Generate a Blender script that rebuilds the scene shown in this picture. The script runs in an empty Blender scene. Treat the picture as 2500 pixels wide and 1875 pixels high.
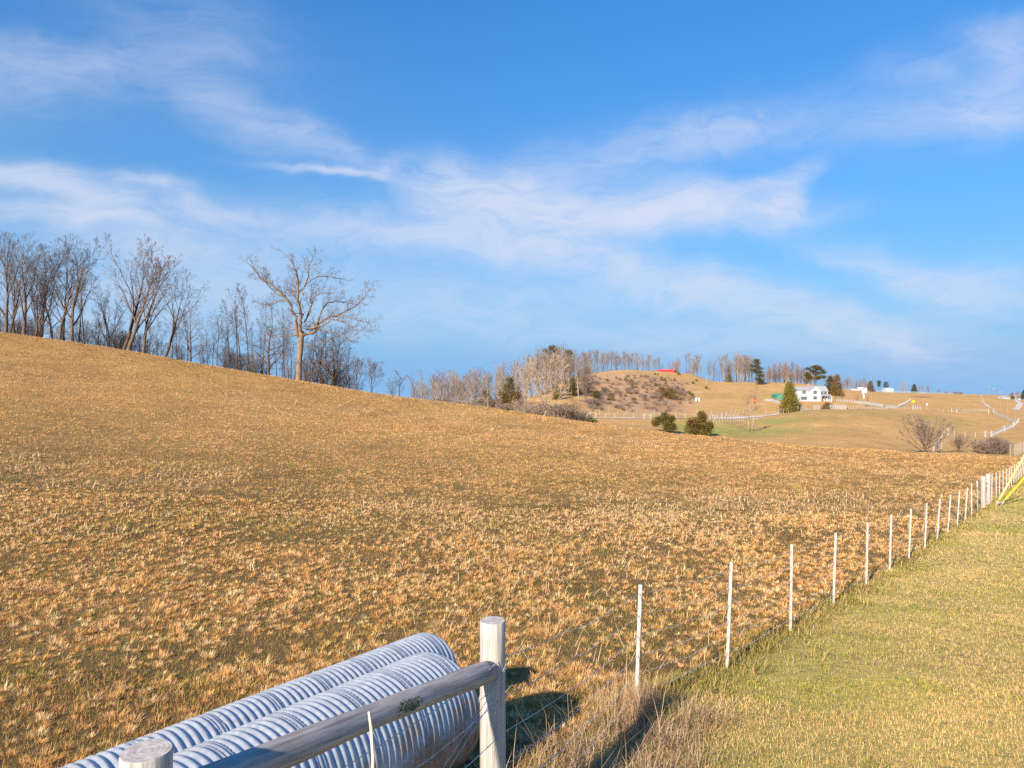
import bpy, math, random
import numpy as np
from mathutils import Vector, Matrix

C = bpy.context.scene.collection
SC = bpy.context.scene

# ------------------------------------------------------------------ camera
F = 1736.0                      # focal length in pixels of a 2500 px wide picture
cam = bpy.data.cameras.new("camera")
cam.lens = 36.0 * F / 2500.0
cam.sensor_width = 36.0
cam.clip_start = 0.1
cam.clip_end = 8000.0
camo = bpy.data.objects.new("camera", cam)
camo.rotation_euler = (math.radians(90), 0, 0)
C.objects.link(camo)
SC.camera = camo

# ------------------------------------------------------------------ light
SUN_EL = math.radians(27)
SUN_AZ = math.atan2(-0.525, -0.851)          # behind the camera, well to the left
sun = bpy.data.lights.new("sun", 'SUN')
sun.energy = 4.15
sun.angle = math.radians(0.9)
sun.color = (1.0, 0.85, 0.65)
suno = bpy.data.objects.new("sun", sun)
sdir = Vector((math.cos(SUN_EL) * math.sin(SUN_AZ), math.cos(SUN_EL) * math.cos(SUN_AZ), math.sin(SUN_EL)))
suno.rotation_euler = sdir.to_track_quat('Z', 'Y').to_euler()
suno.location = (-60, -40, 60)
C.objects.link(suno)

SC.view_settings.view_transform = 'Standard'
SC.view_settings.look = 'None'
SC.view_settings.gamma = 1.0
SC.view_settings.exposure = 1.3
SC.render.engine = 'CYCLES'
SC.cycles.max_bounces = 5
SC.cycles.diffuse_bounces = 3
SC.cycles.glossy_bounces = 2
SC.cycles.transmission_bounces = 2
SC.cycles.transparent_max_bounces = 4
SC.cycles.use_adaptive_sampling = False
SC.cycles.use_denoising = False
SC.cycles.sample_clamp_indirect = 4.0

# ------------------------------------------------------------------ sky (world)
world = bpy.data.worlds.new("World")
SC.world = world
world.use_nodes = True
wt = world.node_tree
for n in list(wt.nodes):
    wt.nodes.remove(n)


def N(t, typ, **kw):
    n = t.nodes.new(typ)
    for k, v in kw.items():
        if k == 'inp':
            for kk, vv in v.items():
                n.inputs[kk].default_value = vv
        else:
            setattr(n, k, v)
    return n


def math_node(t, op, a, b=None, clamp=False):
    n = t.nodes.new('ShaderNodeMath')
    n.operation = op
    n.use_clamp = clamp
    for i, v in enumerate((a, b)):
        if v is None:
            continue
        if hasattr(v, 'is_linked'):
            t.links.new(v, n.inputs[i])
        else:
            n.inputs[i].default_value = v
    return n.outputs[0]


w_out = N(wt, 'ShaderNodeOutputWorld')
w_bg = N(wt, 'ShaderNodeBackground')
sky = N(wt, 'ShaderNodeTexSky')
sky.sky_type = 'NISHITA'
sky.sun_disc = False
sky.sun_elevation = SUN_EL
sky.sun_rotation = SUN_AZ
sky.altitude = 300
sky.air_density = 1.0
sky.dust_density = 0.3
sky.ozone_density = 3.0
hs = N(wt, 'ShaderNodeHueSaturation')
hs.inputs['Saturation'].default_value = 1.28
hs.inputs['Value'].default_value = 1.0
wt.links.new(sky.outputs[0], hs.inputs['Color'])
tint = N(wt, 'ShaderNodeMix', data_type='RGBA', blend_type='MULTIPLY')
tint.inputs[0].default_value = 1.0
tint.inputs[7].default_value = (0.60, 1.10, 1.32, 1)
wt.links.new(hs.outputs[0], tint.inputs[6])
tc = N(wt, 'ShaderNodeTexCoord')
sep = N(wt, 'ShaderNodeSeparateXYZ')
wt.links.new(tc.outputs['Generated'], sep.inputs[0])
az = math_node(wt, 'ARCTAN2', sep.outputs[0], sep.outputs[1])
el = math_node(wt, 'ARCSINE', sep.outputs[2])
comb = N(wt, 'ShaderNodeCombineXYZ')
wt.links.new(az, comb.inputs[0])
wt.links.new(el, comb.inputs[1])
# gentle turbulence of the cloud outlines
warp = N(wt, 'ShaderNodeTexNoise', inp={'Scale': 5.0, 'Detail': 5.0, 'Roughness': 0.55})
wt.links.new(comb.outputs[0], warp.inputs['Vector'])
wsub = N(wt, 'ShaderNodeVectorMath', operation='SUBTRACT')
wt.links.new(warp.outputs['Color'], wsub.inputs[0])
wsub.inputs[1].default_value = (0.5, 0.5, 0.5)
wmul = N(wt, 'ShaderNodeVectorMath', operation='MULTIPLY')
wt.links.new(wsub.outputs[0], wmul.inputs[0])
wmul.inputs[1].default_value = (0.20, 0.085, 0)
wadd = N(wt, 'ShaderNodeVectorMath', operation='ADD')
wt.links.new(comb.outputs[0], wadd.inputs[0])
wt.links.new(wmul.outputs[0], wadd.inputs[1])

CLOUDS = [  # azimuth and elevation given by where the veil stands in the sky: x, y, half length, half height, tilt, density
    (30, 115, 110, 40, 5, .24), (120, 215, 220, 70, 12, .18), (330, 165, 190, 34, 20, .15), (450, 40, 150, 60, 0, .10),
    (550, 270, 60, 40, -35, .17), (610, 325, 100, 50, -40, .15), (760, 355, 130, 38, -22, .42), (480, 150, 250, 110, 0, .08),
    (40, 418, 95, 24, -12, .8), (145, 452, 42, 26, -25, .6), (330, 450, 90, 15, -2, .6), (210, 500, 80, 32, 20, .5),
    (270, 530, 130, 20, 0, .45), (450, 505, 60, 18, 5, .42), (535, 530, 60, 11, 0, .4), (60, 505, 110, 16, -8, .36),
    (790, 433, 120, 8, -2, .6), (910, 415, 42, 20, 28, .6), (820, 570, 390, 50, -2, .46), (430, 605, 260, 40, -5, .42),
    (1080, 450, 110, 52, -10, .62), (1230, 500, 190, 66, -3, .80), (1290, 440, 60, 36, -10, .55), (1400, 525, 220, 48, 0, .78),
    (1600, 525, 180, 44, 3, .85), (1780, 535, 170, 30, 0, .85), (1905, 492, 46, 26, 38, .8), (1690, 475, 120, 26, -8, .55),
    (1910, 432, 110, 20, 12, .48), (1600, 360, 290, 52, 6, .32), (1800, 300, 260, 50, 5, .22), (2270, 290, 190, 36, 0, .3),
    (2430, 145, 90, 36, -22, .33), (2460, 100, 60, 26, 0, .32), (2430, 270, 120, 60, 10, .36), (2230, 185, 60, 32, -25, .2),
    (2200, 665, 200, 34, -20, .5), (2390, 700, 130, 56, -5, .34), (1600, 680, 330, 42, -15, .45), (1900, 765, 260, 46, -12, .5),
    (2150, 805, 120, 40, -8, .36), (1420, 630, 230, 36, -8, .42), (300, 720, 420, 90, 0, .42), (1130, 600, 260, 40, -5, .36), (1150, 720, 520, 60, 0, .3), (1600, 830, 700, 50, -4, .3),
]
acc = None
for (cx, cy, hw, hh, ang, amp) in CLOUDS:
    a0 = math.atan((cx - 1250) / F)
    e0 = math.atan((937.5 - cy) / F * math.cos(a0))
    mp = N(wt, 'ShaderNodeMapping', vector_type='TEXTURE')
    mp.inputs['Location'].default_value = (a0, e0, 0)
    mp.inputs['Rotation'].default_value = (0, 0, math.radians(ang))
    mp.inputs['Scale'].default_value = (hw / F, hh / F, 1)
    wt.links.new(wadd.outputs[0], mp.inputs['Vector'])
    dt = N(wt, 'ShaderNodeVectorMath', operation='DOT_PRODUCT')
    wt.links.new(mp.outputs[0], dt.inputs[0])
    wt.links.new(mp.outputs[0], dt.inputs[1])
    ex = math_node(wt, 'EXPONENT', math_node(wt, 'MULTIPLY', dt.outputs['Value'], -1.0))
    v = math_node(wt, 'MULTIPLY', ex, amp)
    acc = v if acc is None else math_node(wt, 'ADD', acc, v)
# fibrous structure inside the veils
smap = N(wt, 'ShaderNodeMapping')
smap.inputs['Rotation'].default_value = (0, 0, math.radians(12))
smap.inputs['Scale'].default_value = (6.5, 21, 1)
wt.links.new(wadd.outputs[0], smap.inputs['Vector'])
sn = N(wt, 'ShaderNodeTexNoise', inp={'Scale': 1.6, 'Detail': 9.0, 'Roughness': 0.66, 'Distortion': 0.9})
wt.links.new(smap.outputs[0], sn.inputs['Vector'])
fib = math_node(wt, 'MAXIMUM', math_node(wt, 'ADD', math_node(wt, 'MULTIPLY', sn.outputs['Fac'], 2.8), -0.42), 0.2)
dens = math_node(wt, 'MULTIPLY', acc, fib)
dens = math_node(wt, 'SUBTRACT', 1.0, math_node(wt, 'EXPONENT', math_node(wt, 'MULTIPLY', dens, -1.4)), clamp=True)
cmix = N(wt, 'ShaderNodeMix', data_type='RGBA')
wt.links.new(dens, cmix.inputs[0])
# paler, still blue air low over the hills
hz = math_node(wt, 'EXPONENT', math_node(wt, 'MULTIPLY', math_node(wt, 'MAXIMUM', el, 0.0), -4.5))
hz = math_node(wt, 'MULTIPLY', hz, 1.15, clamp=True)
hmix = N(wt, 'ShaderNodeMix', data_type='RGBA')
wt.links.new(hz, hmix.inputs[0])
grad = math_node(wt, 'ADD', math_node(wt, 'MULTIPLY', math_node(wt, 'MAXIMUM', el, 0.0), 0.85), 0.68)
gsc = N(wt, 'ShaderNodeVectorMath', operation='SCALE')
wt.links.new(tint.outputs[2], gsc.inputs[0])
wt.links.new(grad, gsc.inputs['Scale'])
wt.links.new(gsc.outputs[0], hmix.inputs[6])
hmix.inputs[7].default_value = (1.85, 3.65, 6.0, 1)
wt.links.new(hmix.outputs[2], cmix.inputs[6])
cmix.inputs[7].default_value = (4.9, 5.35, 6.5, 1)      # sunlit cirrus, in the sky texture's own physical units
wt.links.new(cmix.outputs[2], w_bg.inputs['Color'])
w_bg.inputs['Strength'].default_value = 0.057
wt.links.new(w_bg.outputs[0], w_out.inputs['Surface'])


# ------------------------------------------------------------------ helpers: objects, tags, meshes
def tag(o, label=None, cat=None, group=None, kind=None):
    if label: o['label'] = label
    if cat: o['category'] = cat
    if group: o['group'] = group
    if kind: o['kind'] = kind
    return o


def empty(name, loc, label, cat, group=None, rz=0.0, s=1.0):
    o = bpy.data.objects.new(name, None)
    o.empty_display_size = 0.3
    o.location = loc
    o.rotation_euler = (0, 0, rz)
    o.scale = (s, s, s)
    C.objects.link(o)
    return tag(o, label, cat, group)


def np_mesh(name, verts, tris=None, quads=None, colors=None, smooth=False):
    """a mesh from numpy arrays"""
    me = bpy.data.meshes.new(name)
    verts = np.asarray(verts, dtype=np.float32)
    me.vertices.add(len(verts))
    me.vertices.foreach_set('co', verts.ravel())
    li, starts, off = [], [], 0
    if tris is not None and len(tris):
        tris = np.asarray(tris, dtype=np.int32)
        li.append(tris.ravel()); starts.append(np.arange(len(tris)) * 3 + off); off += tris.size
    if quads is not None and len(quads):
        quads = np.asarray(quads, dtype=np.int32)
        li.append(quads.ravel()); starts.append(np.arange(len(quads)) * 4 + off); off += quads.size
    li = np.concatenate(li).astype(np.int32)
    starts = np.concatenate(starts).astype(np.int32)
    me.loops.add(len(li))
    me.loops.foreach_set('vertex_index', li)
    me.polygons.add(len(starts))
    me.polygons.foreach_set('loop_start', starts)
    if smooth:
        me.polygons.foreach_set('use_smooth', np.ones(len(starts), dtype=bool))
    if colors is not None:
        at = me.color_attributes.new('tone', 'FLOAT_COLOR', 'POINT')
        c4 = np.ones((len(verts), 4), dtype=np.float32)
        c4[:, :3] = colors
        at.data.foreach_set('color', c4.ravel())
    me.update(calc_edges=True)
    me.validate()
    return me


def link(name, me, mat, parent=None):
    o = bpy.data.objects.new(name, me)
    if mat is not None and not me.materials:
        me.materials.append(mat)
    C.objects.link(o)
    if parent is not None:
        o.parent = parent
    return o


class MB:
    """collects tubes, boxes and prisms for one mesh"""
    def __init__(self):
        self.v, self.f = [], []

    def box(self, c, s, rz=0.0, M=None):
        cx, cy, cz = c
        hx, hy, hz = s[0] / 2, s[1] / 2, s[2] / 2
        b = len(self.v)
        ca, sa = math.cos(rz), math.sin(rz)
        for z in (-hz, hz):
            for (x, y) in ((-hx, -hy), (hx, -hy), (hx, hy), (-hx, hy)):
                self.v.append((cx + x * ca - y * sa, cy + x * sa + y * ca, cz + z))
        for q in ((3, 2, 1, 0), (4, 5, 6, 7), (0, 1, 5, 4), (1, 2, 6, 5), (2, 3, 7, 6), (3, 0, 4, 7)):
            self.f.append(tuple(b + i for i in q))
        return self

    def beam(self, p, q, w, h):
        """a rectangular bar from p to q"""
        p, q = Vector(p), Vector(q)
        d = (q - p).normalized()
        up = Vector((0, 0, 1)) if abs(d.z) < 0.95 else Vector((0, 1, 0))
        sx = d.cross(up).normalized() * (w / 2)
        sz = sx.cross(d).normalized() * (h / 2)
        b = len(self.v)
        for e in (p, q):
            for (i, j) in ((-1, -1), (1, -1), (1, 1), (-1, 1)):
                self.v.append(tuple(e + sx * i + sz * j))
        for f in ((0, 1, 2, 3), (7, 6, 5, 4), (4, 5, 1, 0), (5, 6, 2, 1), (6, 7, 3, 2), (7, 4, 0, 3)):
            self.f.append(tuple(b + i for i in f))
        return self

    def tube(self, pts, rad, sides=6, cap=True):
        n = len(pts)
        P = [Vector(p) for p in pts]
        if not hasattr(rad, '__len__'):
            rad = [rad] * n
        b = len(self.v)
        ref = None
        for i in range(n):
            d = (P[min(i + 1, n - 1)] - P[max(i - 1, 0)])
            if d.length < 1e-9: d = Vector((0, 0, 1))
            d.normalize()
            if ref is None:
                ref = Vector((1, 0, 0)) if abs(d.x) < 0.8 else Vector((0, 1, 0))
            x = (ref - d * ref.dot(d))
            if x.length < 1e-6:
                x = d.orthogonal()
            x.normalize()
            ref = x
            y = d.cross(x)
            for k in range(sides):
                a = 2 * math.pi * k / sides
                self.v.append(tuple(P[i] + (x * math.cos(a) + y * math.sin(a)) * rad[i]))
        for i in range(n - 1):
            for k in range(sides):
                k2 = (k + 1) % sides
                self.f.append((b + i * sides + k, b + i * sides + k2, b + (i + 1) * sides + k2, b + (i + 1) * sides + k))
        if cap:
            self.f.append(tuple(b + k for k in reversed(range(sides))))
            self.f.append(tuple(b + (n - 1) * sides + k for k in range(sides)))
        return self

    def poly(self, pts, faces):
        b = len(self.v)
        self.v.extend(tuple(p) for p in pts)
        self.f.extend(tuple(b + i for i in f) for f in faces)
        return self

    def mesh(self, name, smooth=False):
        me = bpy.data.meshes.new(name)
        me.from_pydata(self.v, [], self.f)
        if smooth:
            me.polygons.foreach_set('use_smooth', np.ones(len(me.polygons), dtype=bool))
        me.update()
        return me

    def build(self, name, mat, parent=None, smooth=False):
        return link(name, self.mesh(name, smooth), mat, parent)


# ------------------------------------------------------------------ materials
MATS = {}


def mat_base(name):
    m = bpy.data.materials.new(name)
    m.use_nodes = True
    t = m.node_tree
    b = t.nodes['Principled BSDF']
    return m, t, b


def noise_mat(name, c1, c2, scale=8.0, rough=0.8, detail=5.0, bump=0.0, bump_scale=None, metallic=0.0, stretch=(1, 1, 1), spec=0.3, lo=0.35, hi=0.65):
    m, t, b = mat_base(name)
    co = N(t, 'ShaderNodeTexCoord')
    mp = N(t, 'ShaderNodeMapping')
    mp.inputs['Scale'].default_value = stretch
    t.links.new(co.outputs['Object'], mp.inputs['Vector'])
    nz = N(t, 'ShaderNodeTexNoise', inp={'Scale': scale, 'Detail': detail, 'Roughness': 0.6})
    t.links.new(mp.outputs[0], nz.inputs['Vector'])
    rp = N(t, 'ShaderNodeValToRGB')
    rp.color_ramp.elements[0].position = lo
    rp.color_ramp.elements[1].position = hi
    rp.color_ramp.elements[0].color = (*c1, 1)
    rp.color_ramp.elements[1].color = (*c2, 1)
    t.links.new(nz.outputs['Fac'], rp.inputs['Fac'])
    t.links.new(rp.outputs['Color'], b.inputs['Base Color'])
    b.inputs['Roughness'].default_value = rough
    b.inputs['Metallic'].default_value = metallic
    b.inputs['Specular IOR Level'].default_value = spec
    if bump > 0:
        bp = N(t, 'ShaderNodeBump', inp={'Strength': bump, 'Distance': 0.02})
        if bump_scale:
            n2 = N(t, 'ShaderNodeTexNoise', inp={'Scale': bump_scale, 'Detail': 4.0})
            t.links.new(mp.outputs[0], n2.inputs['Vector'])
            t.links.new(n2.outputs['Fac'], bp.inputs['Height'])
        else:
            t.links.new(nz.outputs['Fac'], bp.inputs['Height'])
        t.links.new(bp.outputs[0], b.inputs['Normal'])
    MATS[name] = m
    return m


def leaf_mat(name, translucent=0.3, gain=1.0):
    """colour comes from the plant itself ('tone'), thin enough to let some light through"""
    m, t, b = mat_base(name)
    at = N(t, 'ShaderNodeAttribute', attribute_name='tone')
    g = N(t, 'ShaderNodeMix', data_type='RGBA', blend_type='MULTIPLY')
    g.inputs[0].default_value = 1.0
    g.inputs[7].default_value = (gain, gain, gain, 1)
    t.links.new(at.outputs['Color'], g.inputs[6])
    d = N(t, 'ShaderNodeBsdfDiffuse')
    tr = N(t, 'ShaderNodeBsdfTranslucent')
    t.links.new(g.outputs[2], d.inputs['Color'])
    t.links.new(g.outputs[2], tr.inputs['Color'])
    mx = N(t, 'ShaderNodeMixShader')
    mx.inputs[0].default_value = translucent
    t.links.new(d.outputs[0], mx.inputs[1])
    t.links.new(tr.outputs[0], mx.inputs[2])
    t.links.new(mx.outputs[0], t.nodes['Material Output'].inputs['Surface'])
    MATS[name] = m
    return m


M_grass = leaf_mat('dry_grass_blades', 0.28)
M_leaf = leaf_mat('leaf_clumps', 0.2)
M_bark = noise_mat('grey_brown_bark', (0.065, 0.045, 0.032), (0.19, 0.138, 0.098), 3.0, 0.9, stretch=(2, 2, 0.5))
M_bark_pale = noise_mat('pale_bark', (0.19, 0.145, 0.105), (0.38, 0.305, 0.235), 2.0, 0.9, stretch=(2, 2, 0.5))
M_bark_dark = noise_mat('dark_bark', (0.045, 0.031, 0.024), (0.13, 0.09, 0.066), 3.0, 0.9, stretch=(2, 2, 0.5))
M_twig = noise_mat('twig_brown', (0.10, 0.072, 0.058), (0.205, 0.152, 0.122), 1.0, 0.9)
M_twig_far = noise_mat('far_twig_tan', (0.165, 0.122, 0.095), (0.30, 0.228, 0.175), 0.6, 0.9)
M_twig_purple = noise_mat('far_twig_purplish', (0.16, 0.112, 0.098), (0.275, 0.195, 0.165), 0.6, 0.9)
M_twig_pale = noise_mat('twig_pale', (0.30, 0.225, 0.165), (0.46, 0.365, 0.28), 0.8, 0.9)
M_oak = None


# ------------------------------------------------------------------ terrain
def pchip(x, y, xq):
    x = np.asarray(x, float); y = np.asarray(y, float); xq = np.asarray(xq, float)
    h = np.diff(x); dl = np.diff(y) / h
    d = np.zeros_like(y)
    for i in range(1, len(x) - 1):
        if dl[i - 1] * dl[i] > 0:
            w1 = 2 * h[i] + h[i - 1]; w2 = h[i] + 2 * h[i - 1]
            d[i] = (w1 + w2) / (w1 / dl[i - 1] + w2 / dl[i])
    d[0] = dl[0]; d[-1] = dl[-1]
    xc = np.clip(xq, x[0], x[-1])
    k = np.clip(np.searchsorted(x, xc) - 1, 0, len(x) - 2)
    t = (xc - x[k]) / h[k]
    h00 = 2 * t**3 - 3 * t**2 + 1; h10 = t**3 - 2 * t**2 + t
    h01 = -2 * t**3 + 3 * t**2; h11 = t**3 - t**2
    return h00 * y[k] + h10 * h[k] * d[k] + h01 * y[k + 1] + h11 * h[k] * d[k + 1]


FENCE_M, FENCE_X0, FENCE_Y0 = 0.8096, 1.376, 7.7
ZF_Y = [-12, 0, 2.49, 4.72, 7.65, 9.58, 11.62, 13.6, 17.4, 24.7, 31.4, 36, 42.5, 48, 53.7, 75, 100, 140]
ZF_Z = [-2.6, -2.75, -2.95, -3.17, -3.51, -3.80, -4.03, -4.24, -4.56, -5.17, -5.64, -5.93, -6.30, -6.56, -6.80, -7.8, -8.8, -10]


def fence_x(y):
    return FENCE_X0 + FENCE_M * (y - FENCE_Y0)


def near_z(x, y):
    zf = pchip(ZF_Y, ZF_Z, y)
    d = fence_x(y) - x
    dl = np.maximum(d, 0)
    return zf + 0.0026 * dl + 0.000713 * dl**2 + 0.015 * np.minimum(d, 0)


CREST_PX = [-1500, -700, -300, 0, 157, 314, 467, 578, 729, 875, 1019, 1211, 1334, 1500, 1617, 1739, 1850, 1997, 2144, 2276, 2438, 2500, 3000, 3600]
CREST_PY = [600, 705, 765, 812, 833, 857, 885, 904, 929, 954, 974, 998, 1017, 1040, 1056, 1067, 1080, 1092, 1099.5, 1107, 1115.7, 1118, 1123, 1126]
CREST_Y_PX = [-1500, -300, 0, 300, 600, 900, 1200, 1500, 1800, 2100, 2400, 3600]
CREST_Y_Y = [80, 95, 100, 103, 105, 105, 100, 95, 85, 78, 75, 75]
FAR = {  # column (px): (distance, py) beyond the crest of the near field
    -1500: [(110, 640), (160, 760), (400, 900), (1500, 930)],
    -300: [(125, 790), (170, 850), (400, 925), (1500, 930)],
    0: [(125, 835), (170, 890), (400, 935), (1500, 935)],
    500: [(125, 912), (170, 950), (400, 955), (1500, 940)],
    900: [(125, 975), (170, 1005), (260, 1010), (500, 1005), (1500, 985)],
    1060: [(125, 1002), (180, 1010), (260, 1004), (420, 1004), (700, 1000), (1500, 990)],
    1200: [(125, 1024), (170, 1020), (230, 1006), (300, 1004), (420, 1003), (700, 1003), (1500, 1000)],
    1300: [(120, 1036), (160, 1028), (220, 1012), (280, 990), (350, 968), (420, 985), (700, 990), (1500, 985)],
    1370: [(120, 1044), (160, 1032), (220, 1018), (290, 985), (380, 940), (430, 926), (470, 928), (620, 940), (1500, 945)],
    1450: [(120, 1054), (160, 1042), (220, 1021), (270, 1004), (340, 966), (420, 928), (480, 913), (540, 911), (620, 925), (1500, 945)],
    1530: [(120, 1062), (160, 1046), (220, 1021), (270, 1010), (340, 975), (420, 930), (480, 908), (520, 903), (600, 918), (1500, 945)],
    1600: [(120, 1070), (160, 1054), (220, 1021), (270, 1012), (340, 985), (420, 940), (480, 915), (530, 906), (600, 918), (1500, 945)],
    1680: [(120, 1078), (165, 1062), (220, 1022), (270, 1013), (340, 994), (420, 962), (500, 926), (550, 912), (620, 918), (1500, 945)],
    1750: [(110, 1083), (165, 1062), (220, 1023), (270, 1010), (340, 992), (420, 966), (500, 943), (560, 932), (640, 935), (1500, 945)],
    1850: [(105, 1090), (150, 1068), (200, 1048), (235, 1024), (260, 1016), (330, 998), (420, 968), (500, 944), (560, 933), (640, 936), (1500, 945)],
    1900: [(105, 1092), (150, 1068), (200, 1038), (240, 1016), (265, 1010), (330, 992), (420, 966), (500, 944), (560, 934), (640, 938), (1500, 945)],
    1960: [(105, 1094), (150, 1062), (200, 1026), (245, 1006), (265, 1003), (310, 997), (380, 981), (450, 962), (540, 938), (590, 937), (680, 942), (1500, 948)],
    2040: [(105, 1098), (150, 1058), (200, 1019), (245, 1001), (270, 1000), (310, 996), (380, 982), (450, 968), (560, 948), (620, 947), (700, 950), (1500, 952)],
    2120: [(105, 1102), (150, 1062), (200, 1020), (250, 1002), (290, 998), (330, 993), (400, 983), (500, 967), (620, 957), (700, 956), (900, 960), (1500, 958)],
    2250: [(100, 1114), (150, 1080), (200, 1042), (260, 1012), (320, 1000), (400, 990), (500, 977), (620, 967), (760, 960.5), (900, 962), (1500, 960)],
    2340: [(100, 1118), (150, 1078), (190, 1060), (260, 1024), (330, 1006), (420, 995), (540, 980), (680, 968), (800, 963), (950, 966), (1500, 962)],
    2400: [(100, 1120), (150, 1090), (185, 1069), (250, 1034), (320, 1013), (420, 1000), (540, 984), (680, 972), (830, 964), (950, 967), (1500, 963)],
    2460: [(100, 1121), (140, 1098), (185, 1064), (250, 1034), (330, 1014), (430, 1004), (540, 992), (680, 980), (850, 972), (1000, 972), (1500, 965)],
    2520: [(100, 1122), (140, 1096), (185, 1058), (250, 1030), (330, 1014), (430, 1005), (540, 994), (680, 984), (850, 976), (1000, 975), (1500, 966)],
    3600: [(100, 1124), (140, 1096), (185, 1058), (250, 1030), (330, 1014), (430, 1005), (540, 994), (680, 984), (850, 976), (1000, 975), (1500, 966)],
}
YG = np.geomspace(60, 1500, 420)
PXG = np.linspace(-1500, 3600, 681)


def crest_py(px): return pchip(CREST_PX, CREST_PY, px)
def crest_y(px): return pchip(CREST_Y_PX, CREST_Y_Y, px)


cols = sorted(FAR)
tab = np.zeros((len(cols), len(YG)))
for i, px in enumerate(cols):
    yc = float(crest_y(np.array([px]))[0]); pc = float(crest_py(np.array([px]))[0])
    zc = -(pc - 937.5) / F * yc
    u = (px - 1250) / F
    ys = [0.80 * yc]
    zs = [float(near_z(np.array([u * ys[0]]), np.array([ys[0]]))[0])]
    ys.append(yc); zs.append(zc)
    # rounded brow
    sl = zc / yc
    ys.append(yc + 7); zs.append(zc + sl * 7 - 0.5)
    for (yy, py) in FAR[px]:
        if yy > yc + 9:
            ys.append(yy); zs.append(-(py - 937.5) / F * yy)
    tab[i] = pchip(ys, zs, YG)
FT = np.zeros((len(PXG), len(YG)))
for j in range(len(YG)):
    FT[:, j] = pchip(cols, tab[:, j], PXG)
for j in range(len(YG)):           # crest line exact in between the columns
    yc = crest_y(PXG)
    zc = -(crest_py(PXG) - 937.5) / F * yc
    w = np.exp(-((YG[j] - yc) / 12.0) ** 2)
    col_zc = np.array([np.interp(yc[k], YG, FT[k]) for k in range(len(PXG))]) if j == 0 else col_zc
    FT[:, j] += w * (zc - col_zc)


def vnoise(x, y, seed=0):
    """smooth value noise in numpy"""
    xi = np.floor(x).astype(np.int64); yi = np.floor(y).astype(np.int64)
    xf = x - xi; yf = y - yi
    def h(a, b):
        n = (a * 374761393 + b * 668265263 + seed * 974634777) & 0x7fffffff
        n = ((n ^ (n >> 13)) * 1274126177) & 0x7fffffff
        return ((n ^ (n >> 16)) & 0xffff) / 65535.0
    sx = xf * xf * (3 - 2 * xf); sy = yf * yf * (3 - 2 * yf)
    a = h(xi, yi) * (1 - sx) + h(xi + 1, yi) * sx
    b = h(xi, yi + 1) * (1 - sx) + h(xi + 1, yi + 1) * sx
    return a * (1 - sy) + b * sy


def fbm(x, y, seed=0, oct=4):
    s = 0; a = 0.5; tot = 0
    for o in range(oct):
        s = s + a * vnoise(x * 2**o, y * 2**o, seed + o); tot += a; a *= 0.55
    return s / tot


def smooth01(e0, e1, x):
    t = np.clip((x - e0) / (e1 - e0), 0, 1)
    return t * t * (3 - 2 * t)


def H(x, y):
    """height of the ground"""
    x = np.asarray(x, float); y = np.asarray(y, float)
    nz = near_z(x, np.minimum(y, 130))
    yy = np.maximum(y, 1.0)
    px = np.clip(1250 + F * x / yy, PXG[0], PXG[-1])
    yq = np.clip(yy, YG[0], YG[-1])
    fi = (px - PXG[0]) / (PXG[1] - PXG[0])
    i0 = np.clip(fi.astype(int), 0, len(PXG) - 2); fx = fi - i0
    gj = np.log(yq / YG[0]) / math.log(YG[1] / YG[0])
    j0 = np.clip(gj.astype(int), 0, len(YG) - 2); fy = gj - j0
    fz = (FT[i0, j0] * (1 - fx) + FT[i0 + 1, j0] * fx) * (1 - fy) + (FT[i0, j0 + 1] * (1 - fx) + FT[i0 + 1, j0 + 1] * fx) * fy
    yc = crest_y(px)
    w = smooth01(0.80, 0.97, yy / yc)
    z = nz * (1 - w) + fz * w
    bump = (fbm(x / 1.4, y / 1.4, 3, 3) - 0.5) * 0.10 * np.clip(1 - y / 130, 0, 1) + (fbm(x / 9, y / 9, 7, 3) - 0.5) * 0.22 * np.clip((y - 6) / 20, 0, 1) * np.clip(1.2 - y / 140, 0, 1)
    bump = bump * (1 - 0.7 * np.exp(-((y - yc) / 15.0) ** 2))
    far_b = (fbm(x / 14, y / 14, 11, 4) - 0.5) * 0.9 * np.clip((y - 130) / 60, 0, 1)
    return z + bump + far_b


def gz(x, y):
    return float(H(np.array([x]), np.array([y]))[0])


def at(px, Y):
    """a point standing on the ground in direction px at distance Y"""
    x = (px - 1250) / F * Y
    return Vector((x, Y, gz(x, Y)))


def hit(px, py, ymin=110.0, ymax=1400.0):
    """where the line of sight meets the ground (beyond ymin)"""
    ys = np.geomspace(ymin, ymax, 1500)
    xs = (px - 1250) / F * ys
    d = -(py - 937.5) / F * ys - H(xs, ys)
    k = np.where((d[:-1] > 0) & (d[1:] <= 0))[0]
    if len(k):
        Y = ys[k[0]]
    else:
        Y = ys[np.argmin(np.abs(d) / ys)]
    return at(px, Y)


# ---- colour zones of the ground (what grows there)
def ell(x, y, cx, cy, rx, ry, ang=0.0):
    c, s = math.cos(ang), math.sin(ang)
    dx, dy = x - cx, y - cy
    return np.exp(-(((dx * c + dy * s) / rx) ** 2 + ((-dx * s + dy * c) / ry) ** 2))


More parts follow.
